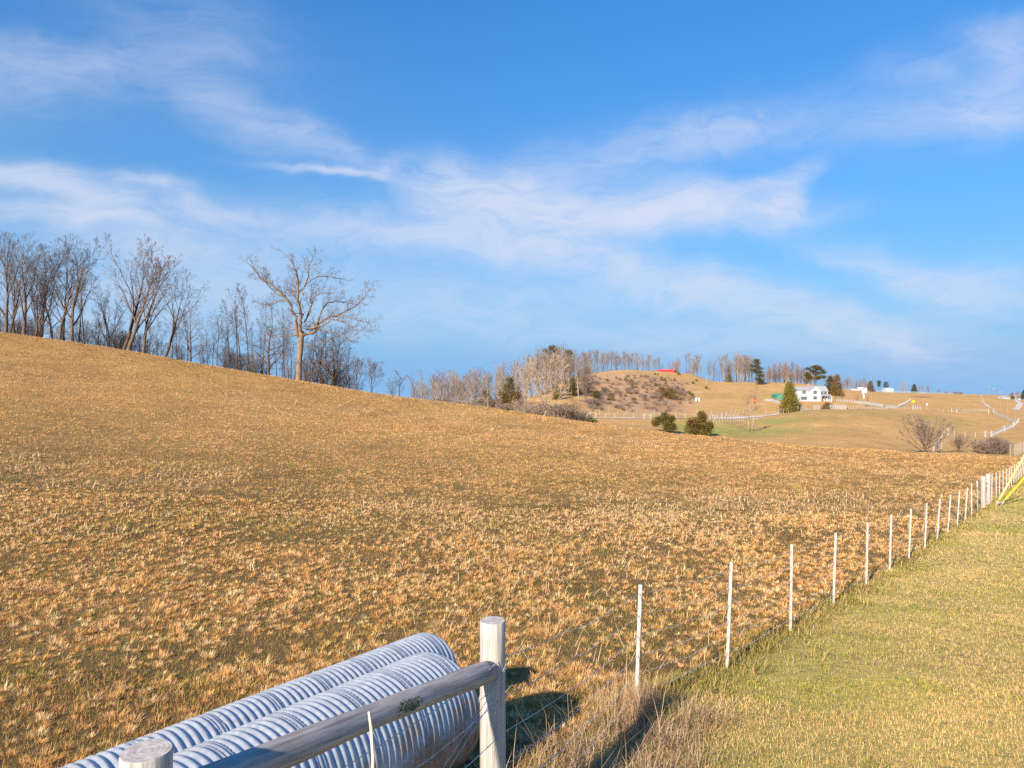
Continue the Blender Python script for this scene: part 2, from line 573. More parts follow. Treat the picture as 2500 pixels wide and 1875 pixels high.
def ground_tone(x, y):
    px = 1250 + F * x / np.maximum(y, 1.0)
    n1 = fbm(x / 22, y / 22, 21, 4)[..., None]
    n2 = fbm(x / 5, y / 5, 31, 4)[..., None]
    n3 = fbm(x / 60, y / 60, 41, 3)[..., None]
    straw = np.array([0.47, 0.272, 0.10]); pale = np.array([0.55, 0.345, 0.15])
    olive = np.array([0.19, 0.15, 0.045]); soil = np.array([0.16, 0.10, 0.045])
    green = np.array([0.20, 0.235, 0.055]); pink = np.array([0.46, 0.275, 0.16])
    # far country
    c = straw * (1 - n1 * 0.55) + pale * n1 * 0.55
    c = c * (1 - 0.55 * smooth01(0.5, 0.75, n3)) + np.array([0.36, 0.25, 0.09]) * 0.55 * smooth01(0.5, 0.75, n3)
    c = c * (0.82 + 0.36 * n2)
    # brushy hillside
    hb = (smooth01(1370, 1440, px) * (1 - smooth01(1640, 1720, px)) * smooth01(265, 300, y) * (1 - smooth01(455, 490, y)))[..., None]
    brush = pink * (0.62 + 0.55 * n2)
    c = c * (1 - 0.8 * hb) + brush * 0.8 * hb
    # green bottom of the valley
    gb = np.zeros_like(x)
    for (a, b, rx, ry) in ((1760, 1052, 70, 10), (1850, 1056, 65, 9), (1690, 1046, 60, 9), (1905, 1030, 40, 8)):
        p = hit(a, b); gb = np.maximum(gb, ell(x, y, p.x, p.y, rx * p.y / F, 22))
    gb = (gb * (0.5 + 0.7 * n2[..., 0]))[..., None]
    gb = np.clip(gb, 0, 0.85)
    c = c * (1 - gb) + green * 1.15 * gb
    # the knoll before the house
    kn = (smooth01(1850, 1960, px) * (1 - smooth01(2330, 2420, px)) * smooth01(195, 225, y) * (1 - smooth01(255, 285, y)))[..., None] * 0.65
    c = c * (1 - kn) + np.array([0.35, 0.25, 0.085]) * kn * (0.8 + 0.4 * n2)
    # near field: soil and low growth under the tufts
    yc = crest_y(np.clip(px, -1500, 3600))
    nf = 1 - smooth01(1.0, 1.25, y / yc)
    c_near = soil * (1 - 0.5 * n1) + olive * 0.5 * n1
    c_near = c_near * (0.75 + 0.5 * n2)
    k2 = (nf * (1 - 0.75 * smooth01(25, 70, y)))[..., None]
    c_mid = (straw * 1.0) * (0.72 + 0.45 * n2)
    c = c * (1 - nf[..., None]) + nf[..., None] * c_mid
    c = c * (1 - k2) + c_near * k2
    # mown verge to the right of the fence
    d = x - fence_x(y)
    lw = (smooth01(-0.2, 0.6, d) * (1 - smooth01(70, 90, y)))[..., None]
    lawn = (np.array([0.50, 0.375, 0.14]) * (1 - n2) + np.array([0.36, 0.31, 0.09]) * n2)
    c = c * (1 - lw) + lawn * lw
    return c


GX, GY = [], []
ty = [-10.0]
while ty[-1] < 1480:
    y = ty[-1]
    ty.append(y + max(0.22, 0.0105 * max(y, 0)))
ty = np.array(ty)
tt = np.sinh(np.linspace(-1.6, 1.6, 541)) / math.sinh(1.6) * 1.25
YY, TT = np.meshgrid(ty, tt, indexing='ij')
XX = TT * (YY + 16.0)
ZZ = H(XX, YY)
nr, nc = YY.shape
idx = np.arange(nr * nc).reshape(nr, nc)
quads = np.stack([idx[:-1, :-1], idx[:-1, 1:], idx[1:, 1:], idx[1:, :-1]], -1).reshape(-1, 4)
tone = ground_tone(XX.ravel(), YY.ravel())
gme = np_mesh('ground', np.stack([XX, YY, ZZ], -1).reshape(-1, 3), quads=quads, colors=np.clip(tone, 0.01, 0.9), smooth=True)

m, t, b = mat_base('pasture_ground')
at_ = N(t, 'ShaderNodeAttribute', attribute_name='tone')
geo = N(t, 'ShaderNodeNewGeometry')
na = N(t, 'ShaderNodeTexNoise', inp={'Scale': 2.2, 'Detail': 8.0, 'Roughness': 0.7})
nb_ = N(t, 'ShaderNodeTexNoise', inp={'Scale': 0.33, 'Detail': 7.0, 'Roughness': 0.68})
t.links.new(geo.outputs['Position'], na.inputs['Vector'])
t.links.new(geo.outputs['Position'], nb_.inputs['Vector'])
s1 = math_node(t, 'ADD', math_node(t, 'MULTIPLY', na.outputs['Fac'], 0.9), 0.55)
s2 = math_node(t, 'ADD', math_node(t, 'MULTIPLY', nb_.outputs['Fac'], 1.1), 0.45)
ss = math_node(t, 'MULTIPLY', s1, s2)
vm = N(t, 'ShaderNodeVectorMath', operation='SCALE')
t.links.new(at_.outputs['Color'], vm.inputs[0])
t.links.new(ss, vm.inputs['Scale'])
t.links.new(vm.outputs[0], b.inputs['Base Color'])
b.inputs['Roughness'].default_value = 0.95
b.inputs['Specular IOR Level'].default_value = 0.1
bp = N(t, 'ShaderNodeBump', inp={'Strength': 0.8, 'Distance': 0.25})
t.links.new(na.outputs['Fac'], bp.inputs['Height'])
t.links.new(bp.outputs[0], b.inputs['Normal'])
go = link('ground', gme, m)
tag(go, 'rolling winter pasture of tan dry grass with a grassy valley', 'ground', kind='structure')

# ------------------------------------------------------------------ grass
RNG = np.random.default_rng(5)


def blades(base, azim, lean0, lean1, length, width, color, far=False, tipc=1.0):
    """numpy blades of grass -> verts, tris, colours"""
    n = len(base)
    h = np.stack([np.cos(azim), np.sin(azim), np.zeros(n)], -1)
    wv = np.stack([-np.sin(azim), np.cos(azim), np.zeros(n)], -1)
    up = np.array([0, 0, 1.0])
    d0 = h * np.sin(lean0)[:, None] + up * np.cos(lean0)[:, None]
    d1 = h * np.sin(lean1)[:, None] + up * np.cos(lean1)[:, None]
    L = length[:, None]; W = width[:, None]
    if far:
        v = np.stack([base - wv * W * .5, base + wv * W * .5, base + (d0 * .5 + d1 * .5) * L], 1)
        f = np.array([[0, 1, 2]])
        k = 3
    else:
        p1 = base + d0 * L * .55
        p2 = p1 + d1 * L * .45
        v = np.stack([base - wv * W * .5, base + wv * W * .5, p1 - wv * W * .38, p1 + wv * W * .38, p2], 1)
        f = np.array([[0, 1, 3], [0, 3, 2], [2, 3, 4]])
        k = 5
    tris = (np.arange(n)[:, None, None] * k + f[None]).reshape(-1, 3)
    col = np.repeat(color, k, axis=0)
    return v.reshape(-1, 3), tris, col


class GrassSet:
    def __init__(self): self.v, self.t, self.c, self.n = [], [], [], 0
    def add(self, v, t, c):
        self.v.append(v.astype(np.float32)); self.t.append(t + self.n); self.c.append(c.astype(np.float32)); self.n += len(v)
    def build(self, name, label, cat):
        me = np_mesh(name, np.concatenate(self.v), tris=np.concatenate(self.t), colors=np.concatenate(self.c))
        o = link(name, me, M_grass)
        return tag(o, label, cat, kind='stuff')


def scatter(y0, y1, dens, u0=-0.86, u1=0.86, rng=RNG):
    """points over the wedge of ground in front of the camera, dens per square metre"""
    area = (u1 - u0) * 0.5 * (y1 * y1 - y0 * y0)
    n = int(area * dens)
    y = np.sqrt(rng.uniform(y0 * y0, y1 * y1, n))
    x = rng.uniform(u0, u1, n) * y
    return x, y


def patch_at(a, b, rx, ry):
    ys = np.geomspace(14, 104, 700); xs = (a - 1250) / F * ys
    d = -(b - 937.5) / F * ys - H(xs, ys)
    k = np.where((d[:-1] > 0) & (d[1:] <= 0))[0]
    Y = ys[k[0]] if len(k) else 60.0
    return ((a - 1250) / F * Y, Y, rx * Y / F, ry)


PALE_P = [patch_at(*q) for q in ((950, 1010, 110, 4), (1090, 1020, 90, 3), (605, 1056, 55, 2.5), (1060, 1066, 80, 3.0), (880, 1000, 60, 3), (1500, 1075, 130, 4), (560, 965, 60, 4), (1950, 1120, 150, 4), (1800, 1225, 200, 1.6), (1560, 1130, 120, 3))]
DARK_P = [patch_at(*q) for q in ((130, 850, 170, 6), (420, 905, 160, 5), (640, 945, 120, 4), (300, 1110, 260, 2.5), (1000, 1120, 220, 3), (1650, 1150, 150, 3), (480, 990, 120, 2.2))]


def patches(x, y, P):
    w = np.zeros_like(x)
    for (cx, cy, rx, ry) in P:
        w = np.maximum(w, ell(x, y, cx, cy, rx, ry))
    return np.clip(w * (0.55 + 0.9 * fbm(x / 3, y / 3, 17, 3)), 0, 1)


PIPE_SPOTS = []      # (p, q, radius) in plan, where no grass can stand


def clear_of_pipes(x, y, pad=0.0):
    ok = np.ones(len(x), bool)
    for (p, q, r) in PIPE_SPOTS:
        d = np.array([q[0] - p[0], q[1] - p[1]]); L = np.hypot(*d); d = d / L
        s = (x - p[0]) * d[0] + (y - p[1]) * d[1]
        o = np.abs(-(x - p[0]) * d[1] + (y - p[1]) * d[0])
        ok &= ~((s > -pad) & (s < L + pad) & (o < r + pad))
    return ok


A_POST = Vector((-1.28, 2.49, 0)); B_POST = Vector((-0.128, 4.72, 0))
RDIR = (B_POST - A_POST).normalized()
RNRM = Vector((-RDIR.y, RDIR.x, 0))
PIPES = []           # far end, radius
PDIR = Vector((0.4498, 0.8875, -0.0988)).normalized()
for e, R_p in ((Vector((-0.686, 6.042, -2.778)), 0.484), (Vector((-0.90, 7.529, -3.035)), 0.392)):
    s0 = e - PDIR * 7.5
    PIPES.append((s0, e, R_p))
    PIPE_SPOTS.append(((s0.x, s0.y), (e.x, e.y), R_p * 0.55))

TAN = np.array([[0.72, 0.39, 0.165], [0.78, 0.475, 0.23], [0.71, 0.42, 0.15], [0.80, 0.55, 0.275], [0.61, 0.33, 0.12]])
GRN = np.array([[0.26, 0.24, 0.045], [0.34, 0.30, 0.06], [0.40, 0.31, 0.08], [0.19, 0.195, 0.035]])


def tuft_field(gs, y0, y1, dens, nb, far, wmin, h0, h1, rad, keep=None, carpet=0, rng=RNG):
    x, y = scatter(y0, y1, dens, rng=rng)
    d = fence_x(y) - x
    ok = (d > 0.15) & (y < crest_y(np.clip(1250 + F * x / y, -1500, 3600)) + 4)
    cl = fbm(x / 0.9, y / 0.9, 77, 3)
    ok &= clear_of_pipes(x, y, 0.1) & (rng.random(len(x)) < 0.52 + 1.5 * (cl - 0.42) + 1.5 * (fbm(x / 2.4, y / 3.0, 83, 3) - 0.45))
    x, y = x[ok], y[ok]
    n = len(x)
    patch = fbm(x / 6, y / 6, 91, 4)             # greener places
    patch2 = fbm(x / 14, y / 14, 95, 3)          # paler, more matted places
    sz = np.exp(rng.normal(-0.22, 0.30, n))
    base_c = TAN[rng.integers(0, len(TAN), n)] * rng.uniform(0.82, 1.18, n)[:, None]
    if y0 >= 30: base_c = base_c * 0.5 + TAN.mean(0) * 0.5
    pale = smooth01(0.5, 0.72, patch2)[:, None]
    base_c = base_c * (1 - 0.5 * pale) + np.array([0.66, 0.47, 0.27]) * 0.5 * pale
    I = np.repeat(np.arange(n), nb)
    m_ = len(I)
    az = rng.uniform(0, 2 * np.pi, m_)
    r = rad * sz[I] * np.sqrt(rng.random(m_))
    bx = x[I] + r * np.cos(az); by = y[I] + r * np.sin(az)
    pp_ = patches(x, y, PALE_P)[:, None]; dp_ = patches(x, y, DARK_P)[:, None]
    base_c = base_c * (1 - 0.75 * pp_) + np.array([0.74, 0.52, 0.31]) * 0.75 * pp_
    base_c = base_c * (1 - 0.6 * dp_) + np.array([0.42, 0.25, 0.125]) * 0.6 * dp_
    az2 = az + rng.normal(0, 0.5, m_)
    bz = H(bx, by) - 0.01
    L = rng.uniform(h0, h1, m_) * sz[I]
    lean0 = np.arccos(rng.uniform(0.05, 0.97, m_)) * rng.uniform(0.75, 1.0, m_)
    lean1 = np.clip(lean0 + rng.uniform(0.0, 0.6, m_), 0, 1.75)
    W = np.maximum(wmin, (0.0006 if far else 0.00075) * by) * rng.uniform(0.7, 1.4, m_)
    vr = 0.14 if far else 0.28
    col = base_c[I] * rng.uniform(1 - vr, 1 + vr, m_)[:, None]
    gsel = rng.random(m_) < (0.04 + 0.28 * smooth01(0.52, 0.75, patch[I]))
    col[gsel] = GRN[rng.integers(0, len(GRN), gsel.sum())] * rng.uniform(0.8, 1.3, gsel.sum())[:, None]
    gs.add(*blades(np.stack([bx, by, bz], -1), az2, lean0, lean1, L, W, np.clip(col, 0.01, 0.85), far))


def carpet_field(gs, y0, y1, dens, wmin, h0, h1, far, rng=RNG, lawn=False, u0=-0.86, u1=0.86):
    x, y = scatter(y0, y1, dens, u0, u1, rng)
    d = fence_x(y) - x
    if lawn:
        ok = (d < 0.1) & (y < 82)
    else:
        ok = (d > -0.1) & (y < crest_y(np.clip(1250 + F * x / y, -1500, 3600)) + 4)
    ok &= clear_of_pipes(x, y)
    x, y = x[ok], y[ok]; n = len(x)
    z = H(x, y) - 0.008
    az = rng.uniform(0, 2 * np.pi, n)
    lean0 = rng.uniform(0.1, 1.1, n); lean1 = lean0 + rng.uniform(0.1, 0.8, n)
    L = rng.uniform(h0, h1, n)
    W = np.maximum(wmin, 0.00075 * y) * rng.uniform(0.7, 1.3, n)
    g = fbm(x / 1.3, y / 1.3, 55, 4)
    g2 = fbm(x / 3.2, y / 3.2, 59, 3)
    col = TAN[rng.integers(0, len(TAN), n)] * (rng.uniform(0.85, 1.12, n) if lawn else rng.uniform(0.7, 1.2, n))[:, None]
    if lawn:
        col = col * 0.6 + np.array([0.62, 0.47, 0.19]) * 0.45
        pg = 0.20 + 0.72 * smooth01(0.40, 0.58, 0.35 * g + 0.65 * g2)
    else:
        col = col * np.array([0.66, 0.62, 0.50])
        pg = 0.13 + 0.55 * smooth01(0.48, 0.7, 0.6 * g + 0.4 * g2)
    sel = rng.random(n) < pg
    gc = GRN[rng.integers(0, len(GRN), sel.sum())] * rng.uniform(0.8, 1.3, sel.sum())[:, None]
    if lawn: gc = gc * 0.8 + np.array([0.46, 0.41, 0.10]) * 0.36
    col[sel] = gc
    gs.add(*blades(np.stack([x, y, z], -1), az, lean0, lean1, L, W, np.clip(col, 0.01, 0.85), far))


fg = GrassSet()
for (a0, a1, dn, nb_, fr, wm, q0, q1, rd_) in ((2.6, 5.5, 50, 105, False, .0034, .04, .115, .035), (5.5, 8, 46, 96, False, .0036, .04, .12, .04), (8, 12, 40, 72, False, .0042, .045, .125, .045), (12, 16, 33, 58, False, .0045, .045, .13, .05),
                                       (16, 22, 25, 38, False, .006, .05, .14, .06), (22, 30, 19, 30, False, .006, .055, .15, .07), (30, 42, 13, 22, True, .006, .06, .17, .1), (42, 55, 10, 19, True, .006, .07, .18, .14), (55, 80, 6, 17, True, .006, .08, .2, .24), (80, 112, 3.6, 16, True, .006, .09, .23, .32)):
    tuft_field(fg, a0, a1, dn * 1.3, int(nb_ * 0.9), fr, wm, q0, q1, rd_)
for (a0, a1, dn, wm, q0, q1, fr) in ((2.6, 6, 1800, .0042, .035, .095, False), (6, 9, 1300, .0045, .035, .095, False), (9, 14, 650, .0055, .04, .10, True), (14, 20, 380, .0055, .04, .10, True), (20, 30, 160, .006, .05, .12, True), (30, 45, 80, .006, .05, .13, True), (45, 70, 26, .006, .06, .15, True), (70, 112, 12, .006, .06, .16, True)):
    carpet_field(fg, a0, a1, dn, wm, q0, q1, fr)
# longer matted straw lying over in places
x, y = scatter(3, 40, 9.0)
ok = (fence_x(y) - x > 0.3) & (fbm(x / 4, y / 7, 123, 3) > 0.52) & clear_of_pipes(x, y, 0.1)
x, y = x[ok], y[ok]; n = len(x)
fg.add(*blades(np.stack([x, y, H(x, y)], -1), RNG.uniform(0, 6.28, n), RNG.uniform(0.6, 1.1, n), RNG.uniform(1.4, 1.9, n), RNG.uniform(0.2, 0.45, n), np.maximum(0.005, 0.0009 * y), np.array([0.70, 0.50, 0.29]) * RNG.uniform(0.8, 1.15, n)[:, None]))
fg.build('field_grass', 'tufted tan dry grass covering the sloping pasture', 'grass')

def clump(gs, x, y, nb, h0, h1, rad, cols, lean=0.35, droop=0.6, w=0.005, rng=RNG):
    az = rng.uniform(0, 2 * np.pi, nb)
    r = rad * np.sqrt(rng.random(nb))
    bx = x + r * np.cos(az); by = y + r * np.sin(az)
    bz = H(bx, by) - 0.01
    ok = clear_of_pipes(bx, by)
    bx, by, bz, az, r = bx[ok], by[ok], bz[ok], az[ok], r[ok]; nb = len(bx)
    if nb == 0: return
    az2 = az + rng.normal(0, 0.8, nb)
    lean0 = np.clip(rng.normal(lean, 0.22, nb), 0, 1.3)
    lean1 = lean0 + rng.uniform(0.1, droop * 2, nb)
    L = rng.uniform(h0, h1, nb)
    W = np.maximum(w, 0.0007 * by) * rng.uniform(0.7, 1.3, nb)
    c = np.array(cols)[rng.integers(0, len(cols), nb)] * rng.uniform(0.7, 1.25, nb)[:, None]
    gs.add(*blades(np.stack([bx, by, bz], -1), az2, lean0, lean1, L, W, np.clip(c, 0.01, .85), False))


lg = GrassSet()
for (a0, a1, dn, wm, q0, q1, fr, ua) in ((3.5, 6, 4200, .0034, .02, .065, False, -.15), (6, 9, 3000, .0036, .02, .065, False, 0.0), (9, 13, 1800, .004, .025, .07, True, .2), (13, 18, 1000, .004, .03, .075, True, .3), (18, 26, 430, .005, .035, .09, True, .45), (26, 38, 210, .005, .04, .09, True, .52), (38, 56, 95, .005, .045, .1, True, .6), (56, 80, 45, .005, .05, .1, True, .64)):
    carpet_field(lg, a0, a1, dn, wm, q0, q1, fr, lawn=True, u0=ua, u1=0.9)
# ranker green clumps and fallen straw in the mown grass
for k in range(420):
    y = 4.2 + 34 * RNG.random() ** 1.6
    x = fence_x(y) + 0.5 + RNG.random() ** 1.3 * (0.88 * y - fence_x(y))
    if fbm(np.array([x / 2.6]), np.array([y / 2.6]), 64, 3)[0] < 0.5: continue
    clump(lg, x, y, 26, 0.05, 0.13, 0.10 + 0.004 * y, [(0.25, 0.27, 0.05), (0.36, 0.35, 0.08), (0.20, 0.22, 0.04)], 0.5, 0.5, 0.0042)
x, y = scatter(4, 34, 16.0, 0.0, 0.9)
ok = (x - fence_x(y) > 0.2); x, y = x[ok], y[ok]; n = len(x)
lg.add(*blades(np.stack([x, y, H(x, y) + 0.02], -1), RNG.uniform(0, 6.28, n), RNG.uniform(1.2, 1.5, n), RNG.uniform(1.4, 1.8, n), RNG.uniform(0.08, 0.22, n), np.maximum(0.005, 0.0009 * y), np.array([0.70, 0.53, 0.32]) * RNG.uniform(0.8, 1.15, n)[:, None]))
lg.build('verge_grass', 'short yellow green grass on the mown verge beside the fence', 'grass')

# tall growth left standing along the fence line
wg = GrassSet()


rr = random.Random(12)
WEED = [(0.56, 0.37, 0.23), (0.44, 0.27, 0.16), (0.64, 0.46, 0.30), (0.50, 0.35, 0.235), (0.30, 0.25, 0.08), (0.36, 0.23, 0.14)]
GOLD = [(0.50, 0.36, 0.12), (0.33, 0.29, 0.07), (0.56, 0.42, 0.18), (0.24, 0.235, 0.05)]
for k in range(130):                # brown weeds between the brace and the first steel post
    s = rr.uniform(0.0, 1.0)
    x = 0.12 + 1.45 * s + rr.gauss(0, 0.42); y = 4.9 + 2.5 * s + rr.gauss(0, 0.42)
    clump(wg, x, y, 30, 0.08, 0.34, 0.15, WEED, 0.65, 0.6)
for k in range(90):                 # straw flopping over on the verge side
    s = rr.uniform(0.0, 1.05)
    clump(wg, 0.05 + 1.6 * s + rr.uniform(0.0, 0.55), 4.9 + 2.6 * s + rr.gauss(0, 0.15), 30, 0.07, 0.26, 0.15, WEED, 0.75, 0.6)
for k in range(26):
    clump(wg, 1.33 + rr.gauss(0, 0.13), 7.45 + rr.gauss(0, 0.14), 26, 0.2, 0.5, 0.08, [(0.58, 0.38, 0.22), (0.5, 0.31, 0.17), (0.64, 0.45, 0.27)], 0.25, 0.3)
for k in range(60):                 # weeds against the pipes and the brace
    s = rr.uniform(-2.2, 0.9)
    p = B_POST + RDIR * s + RNRM * rr.uniform(-0.25, 0.1)
    clump(wg, p.x, p.y, 22, 0.12, 0.36, 0.1, WEED + GOLD[:1], 0.5, 0.5)
for k in range(330):                # unmown strip under the fence
    y = 7.2 + 50 * rr.random() ** 1.7
    x = fence_x(y) + rr.gauss(0.12, 0.28)
    nb = 34 if y < 14 else (18 if y < 26 else 10)
    clump(wg, x, y, nb, 0.08, 0.27, 0.15 + 0.004 * y, GOLD, 0.55, 0.75, 0.005)
for k in range(46):                 # thin stalks
    s = rr.uniform(0, 1)
    clump(wg, -0.1 + 1.6 * s + rr.gauss(0, 0.3), 4.8 + 3.0 * s + rr.gauss(0, 0.4), 3, 0.4, 0.75, 0.15, [(0.62, 0.45, 0.27)], 0.4, 0.35, 0.004)
wg.build('fence_line_weeds', 'tall brown weeds and golden grass left standing along the wire fence', 'weeds')

# ------------------------------------------------------------------ trees
def rvec(rng):
    return Vector((rng.gauss(0, 1), rng.gauss(0, 1), rng.gauss(0, 1)))


def limb(rng, out, p, d, L, r, lvl, S):
    """one branch and, from it, its own branches; out[lvl] collects (points, radii)"""
    n = S['n'][lvl]
    step = L / n
    pts, rad, dirs = [p.copy()], [r], [d.copy()]
    q = p.copy(); dd = d.copy()
    for i in range(n):
        dd = (dd + rvec(rng) * S['wander'][lvl] + Vector((0, 0, S['up'][lvl]))).normalized()
        q = q + dd * step
        tt_ = (i + 1) / n
        pts.append(q.copy()); dirs.append(dd.copy())
        rad.append(max(S['rmin'], r * (1 - S['taper'][lvl] * tt_)))
    out[lvl].append((pts, rad))
    if lvl + 1 >= len(S['n']):
        return
    k = S['kids'][lvl]
    k = max(1, int(round(k * rng.uniform(0.8, 1.2))))
    t0 = S['t0'][lvl]
    roll = rng.uniform(0, 6.28)
    for j in range(k):
        f = t0 + (1 - t0) * ((j + rng.uniform(0.2, 0.8)) / k) ** S.get('pow', 1.0)
        f = min(f, 0.995)
        a = f * n; i = int(a); u = a - i
        bp_ = pts[i].lerp(pts[i + 1], u)
        bd = dirs[i + 1]
        br = rad[i] * (1 - u) + rad[i + 1] * u
        roll += 2.4 + rng.gauss(0, 0.5)
        o = bd.orthogonal().normalized(); o2 = bd.cross(o)
        side = o * math.cos(roll) + o2 * math.sin(roll)
        ang = math.radians(rng.uniform(*S['ang'][lvl]))
        nd = (bd * math.cos(ang) + side * math.sin(ang)).normalized()
        ll = L * S['ratio'][lvl] * (1 - S['short'][lvl] * f) * rng.uniform(0.75, 1.2)
        limb(rng, out, bp_, nd, ll, max(S['rmin'], br * S['rr'][lvl]), lvl + 1, S)
    # the leader ends in fine branches too
    if lvl + 2 < len(S['n']):
        for j in range(2):
            nd = (dirs[-1] + rvec(rng) * 0.35).normalized()
            limb(rng, out, pts[-1], nd, L * S['ratio'][lvl] * 0.5, rad[-1], lvl + 1, S)


def tree_meshes(name, seed, stems, S, trunk_levels=2, twig_sides=3):
    rng = random.Random(seed)
    out = [[] for _ in S['n']]
    for (p, d, L, r) in stems:
        limb(rng, out, Vector(p), Vector(d).normalized(), L, r, 0, S)
    tr, cr = MB(), MB()
    for lvl, bl in enumerate(out):
        for pts, rad in bl:
            if lvl < trunk_levels:
                tr.tube(pts, rad, 7 if lvl == 0 else 5, cap=False)
            else:
                cr.tube(pts, rad, twig_sides, cap=False)
    return tr.mesh(name + '_trunk', True), cr.mesh(name + '_crown'), out


TALL = dict(n=[10, 7, 5, 3, 2], wander=[0.06, 0.09, 0.13, 0.18, 0.22], up=[0.05, 0.07, 0.05, 0.04, 0.02], taper=[0.85, 0.8, 0.75, 0.6, 0.5],
            kids=[10, 7, 4, 3], t0=[0.2, 0.22, 0.2, 0.2], ang=[(22, 48), (22, 48), (25, 55), (25, 55)], ratio=[0.62, 0.42, 0.45, 0.5],
            short=[0.5, 0.35, 0.3, 0.2], rr=[0.5, 0.5, 0.55, 0.7], rmin=0.011)
FORK = dict(TALL, kids=[7, 8, 4, 2], t0=[0.2, 0.2, 0.15, 0.2], ang=[(16, 42), (20, 45), (25, 55), (25, 55)], ratio=[0.88, 0.36, 0.45, 0.5], short=[0.4, 0.3, 0.3, 0.2], rr=[0.62, 0.45, 0.55, 0.7])
SLIM = dict(TALL, kids=[9, 5, 3, 2], t0=[0.4, 0.2, 0.2, 0.2], ratio=[0.34, 0.45, 0.5, 0.5], ang=[(16, 38), (20, 45), (25, 55), (25, 55)])
BROAD = dict(TALL, kids=[15, 8, 4, 2], t0=[0.1, 0.2, 0.15, 0.2], ang=[(40, 75), (25, 55), (25, 55), (25, 55)], ratio=[0.72, 0.42, 0.45, 0.5], short=[0.5, 0.4, 0.3, 0.2], up=[0.05, 0.05, 0.03, 0.02, 0.02], wander=[0.06, 0.14, 0.18, 0.22, 0.25])
FARS = dict(TALL, n=[6, 4, 3, 2], kids=[8, 4, 2], rmin=0.028, wander=[0.05, 0.12, 0.16, 0.2], up=[0.05, 0.08, 0.06, 0.04], taper=[0.8, 0.75, 0.7, 0.5], t0=[0.25, 0.15, 0.15], ratio=[0.42, 0.5, 0.5], short=[0.4, 0.35, 0.3], rr=[0.5, 0.6, 0.7], ang=[(16, 38), (20, 45), (25, 50)])
FARFULL = dict(FARS, kids=[10, 5, 2], t0=[0.12, 0.12, 0.12], rmin=0.022, ratio=[0.6, 0.5, 0.5], ang=[(18, 42), (20, 45), (25, 50)])
BRUSH = dict(FARS, n=[4, 3, 3], kids=[4, 3], wander=[0.12, 0.2, 0.25], up=[0.05, 0.05, 0.03], taper=[0.7, 0.7, 0.5], t0=[0.15, 0.15], ratio=[0.55, 0.5], short=[0.4, 0.3], rr=[0.6, 0.7], ang=[(25, 55), (30, 60)], rmin=0.014)

PROTO = {}


def proto(key, seed, stems, S, bark, twig, leaves=0, trunk_levels=2):
    tr, cr, out = tree_meshes(key, seed, stems, S, trunk_levels)
    tr.materials.append(bark); cr.materials.append(twig)
    parts = [('trunk', tr), ('crown', cr)]
    if leaves:
        rng = random.Random(seed + 9)
        tips = [pts[-1] for pts, _ in out[-1]] + [pts[-1] for pts, _ in out[-2]]
        tips = [p for p in tips if p.x > -1.0 and rng.random() < 0.16]
        v, f, c = [], [], []
        for i in range(leaves):
            p = rng.choice(tips) + rvec(rng) * 0.16
            a, b_ = rvec(rng).normalized() * 0.11, rvec(rng).normalized() * 0.09
            k = len(v)
            v += [tuple(p - a), tuple(p + b_), tuple(p + a), tuple(p - b_)]
            f.append((k, k + 1, k + 2, k + 3))
            tone_ = rng.uniform(0.7, 1.3)
            c += [(0.26 * tone_, 0.10 * tone_, 0.06 * tone_)] * 4
        me = np_mesh(key + '_leaves', v, quads=f, colors=c)
        me.materials.append(M_leaf)
        parts.append(('leaves', me))
    zmax = max(p.z for lv in out for pts, _ in lv for p in pts)
    PROTO[key] = (parts, zmax)


def plant(key, name, p, height, label, cat, group=None, rz=0.0, lean=(0, 0), widen=1.0, sink=0.15):
    parts, zmax = PROTO[key]
    s = height / zmax
    o = empty(name, (p.x, p.y, p.z - sink * min(1, s)), label, cat, group, rz)
    o.rotation_euler = (lean[0], lean[1], rz)
    o.scale = (s * widen, s * widen, s)
    for nm, me in parts:
        link(nm, me, None, o)
    return o


def px_height(p, top_py):
    return -(top_py - 937.5) / F * p.y - p.z


U = (0, 0, 1)
proto('tall_a', 3, [((0, 0, 0), (0.03, 0.0, 1), 15, 0.26)], TALL, M_bark, M_twig)
proto('tall_b', 14, [((0, 0, 0), (-0.05, 0.02, 1), 15, 0.24)], TALL, M_bark, M_twig)
proto('fork_a', 5, [((0, 0, 0), (0.06, 0, 1), 11, 0.30)], FORK, M_bark, M_twig)
proto('fork_b', 23, [((0, 0, 0), (-0.04, 0, 1), 11, 0.32), ((0.5, 0.1, 0), (0.12, 0, 1), 10, 0.2)], FORK, M_bark, M_twig)
proto('fork_leafy', 8, [((0, 0, 0), (0.22, 0, 1), 11, 0.34)], FORK, M_bark, M_twig, leaves=420)
proto('leafy_tall', 31, [((0, 0, 0), (0.03, 0, 1), 12, 0.33)], FORK, M_bark, M_twig, leaves=300)
proto('leaner', 37, [((0, 0, 0), (0.42, 0, 1), 10, 0.26)], FORK, M_bark_dark, M_twig)
proto('slim_a', 41, [((0, 0, 0), (0.02, 0, 1), 14, 0.16)], SLIM, M_bark_dark, M_twig)
proto('slim_b', 43, [((0, 0, 0), (-0.06, 0, 1), 12, 0.13)], SLIM, M_bark_dark, M_twig)
proto('broad', 47, [((0, 0, 0), (0, 0, 1), 11, 0.3)], BROAD, M_bark_dark, M_twig)
proto('multi', 53, [((-0.5, 0, 0), (-0.12, 0, 1), 9, 0.2), ((0.1, 0.2, 0), (0.05, 0, 1), 9.5, 0.22), ((0.9, 0, 0), (0.28, 0, 1), 8.5, 0.24)], dict(BROAD, kids=[10, 5, 3, 2]), M_bark_dark, M_twig)
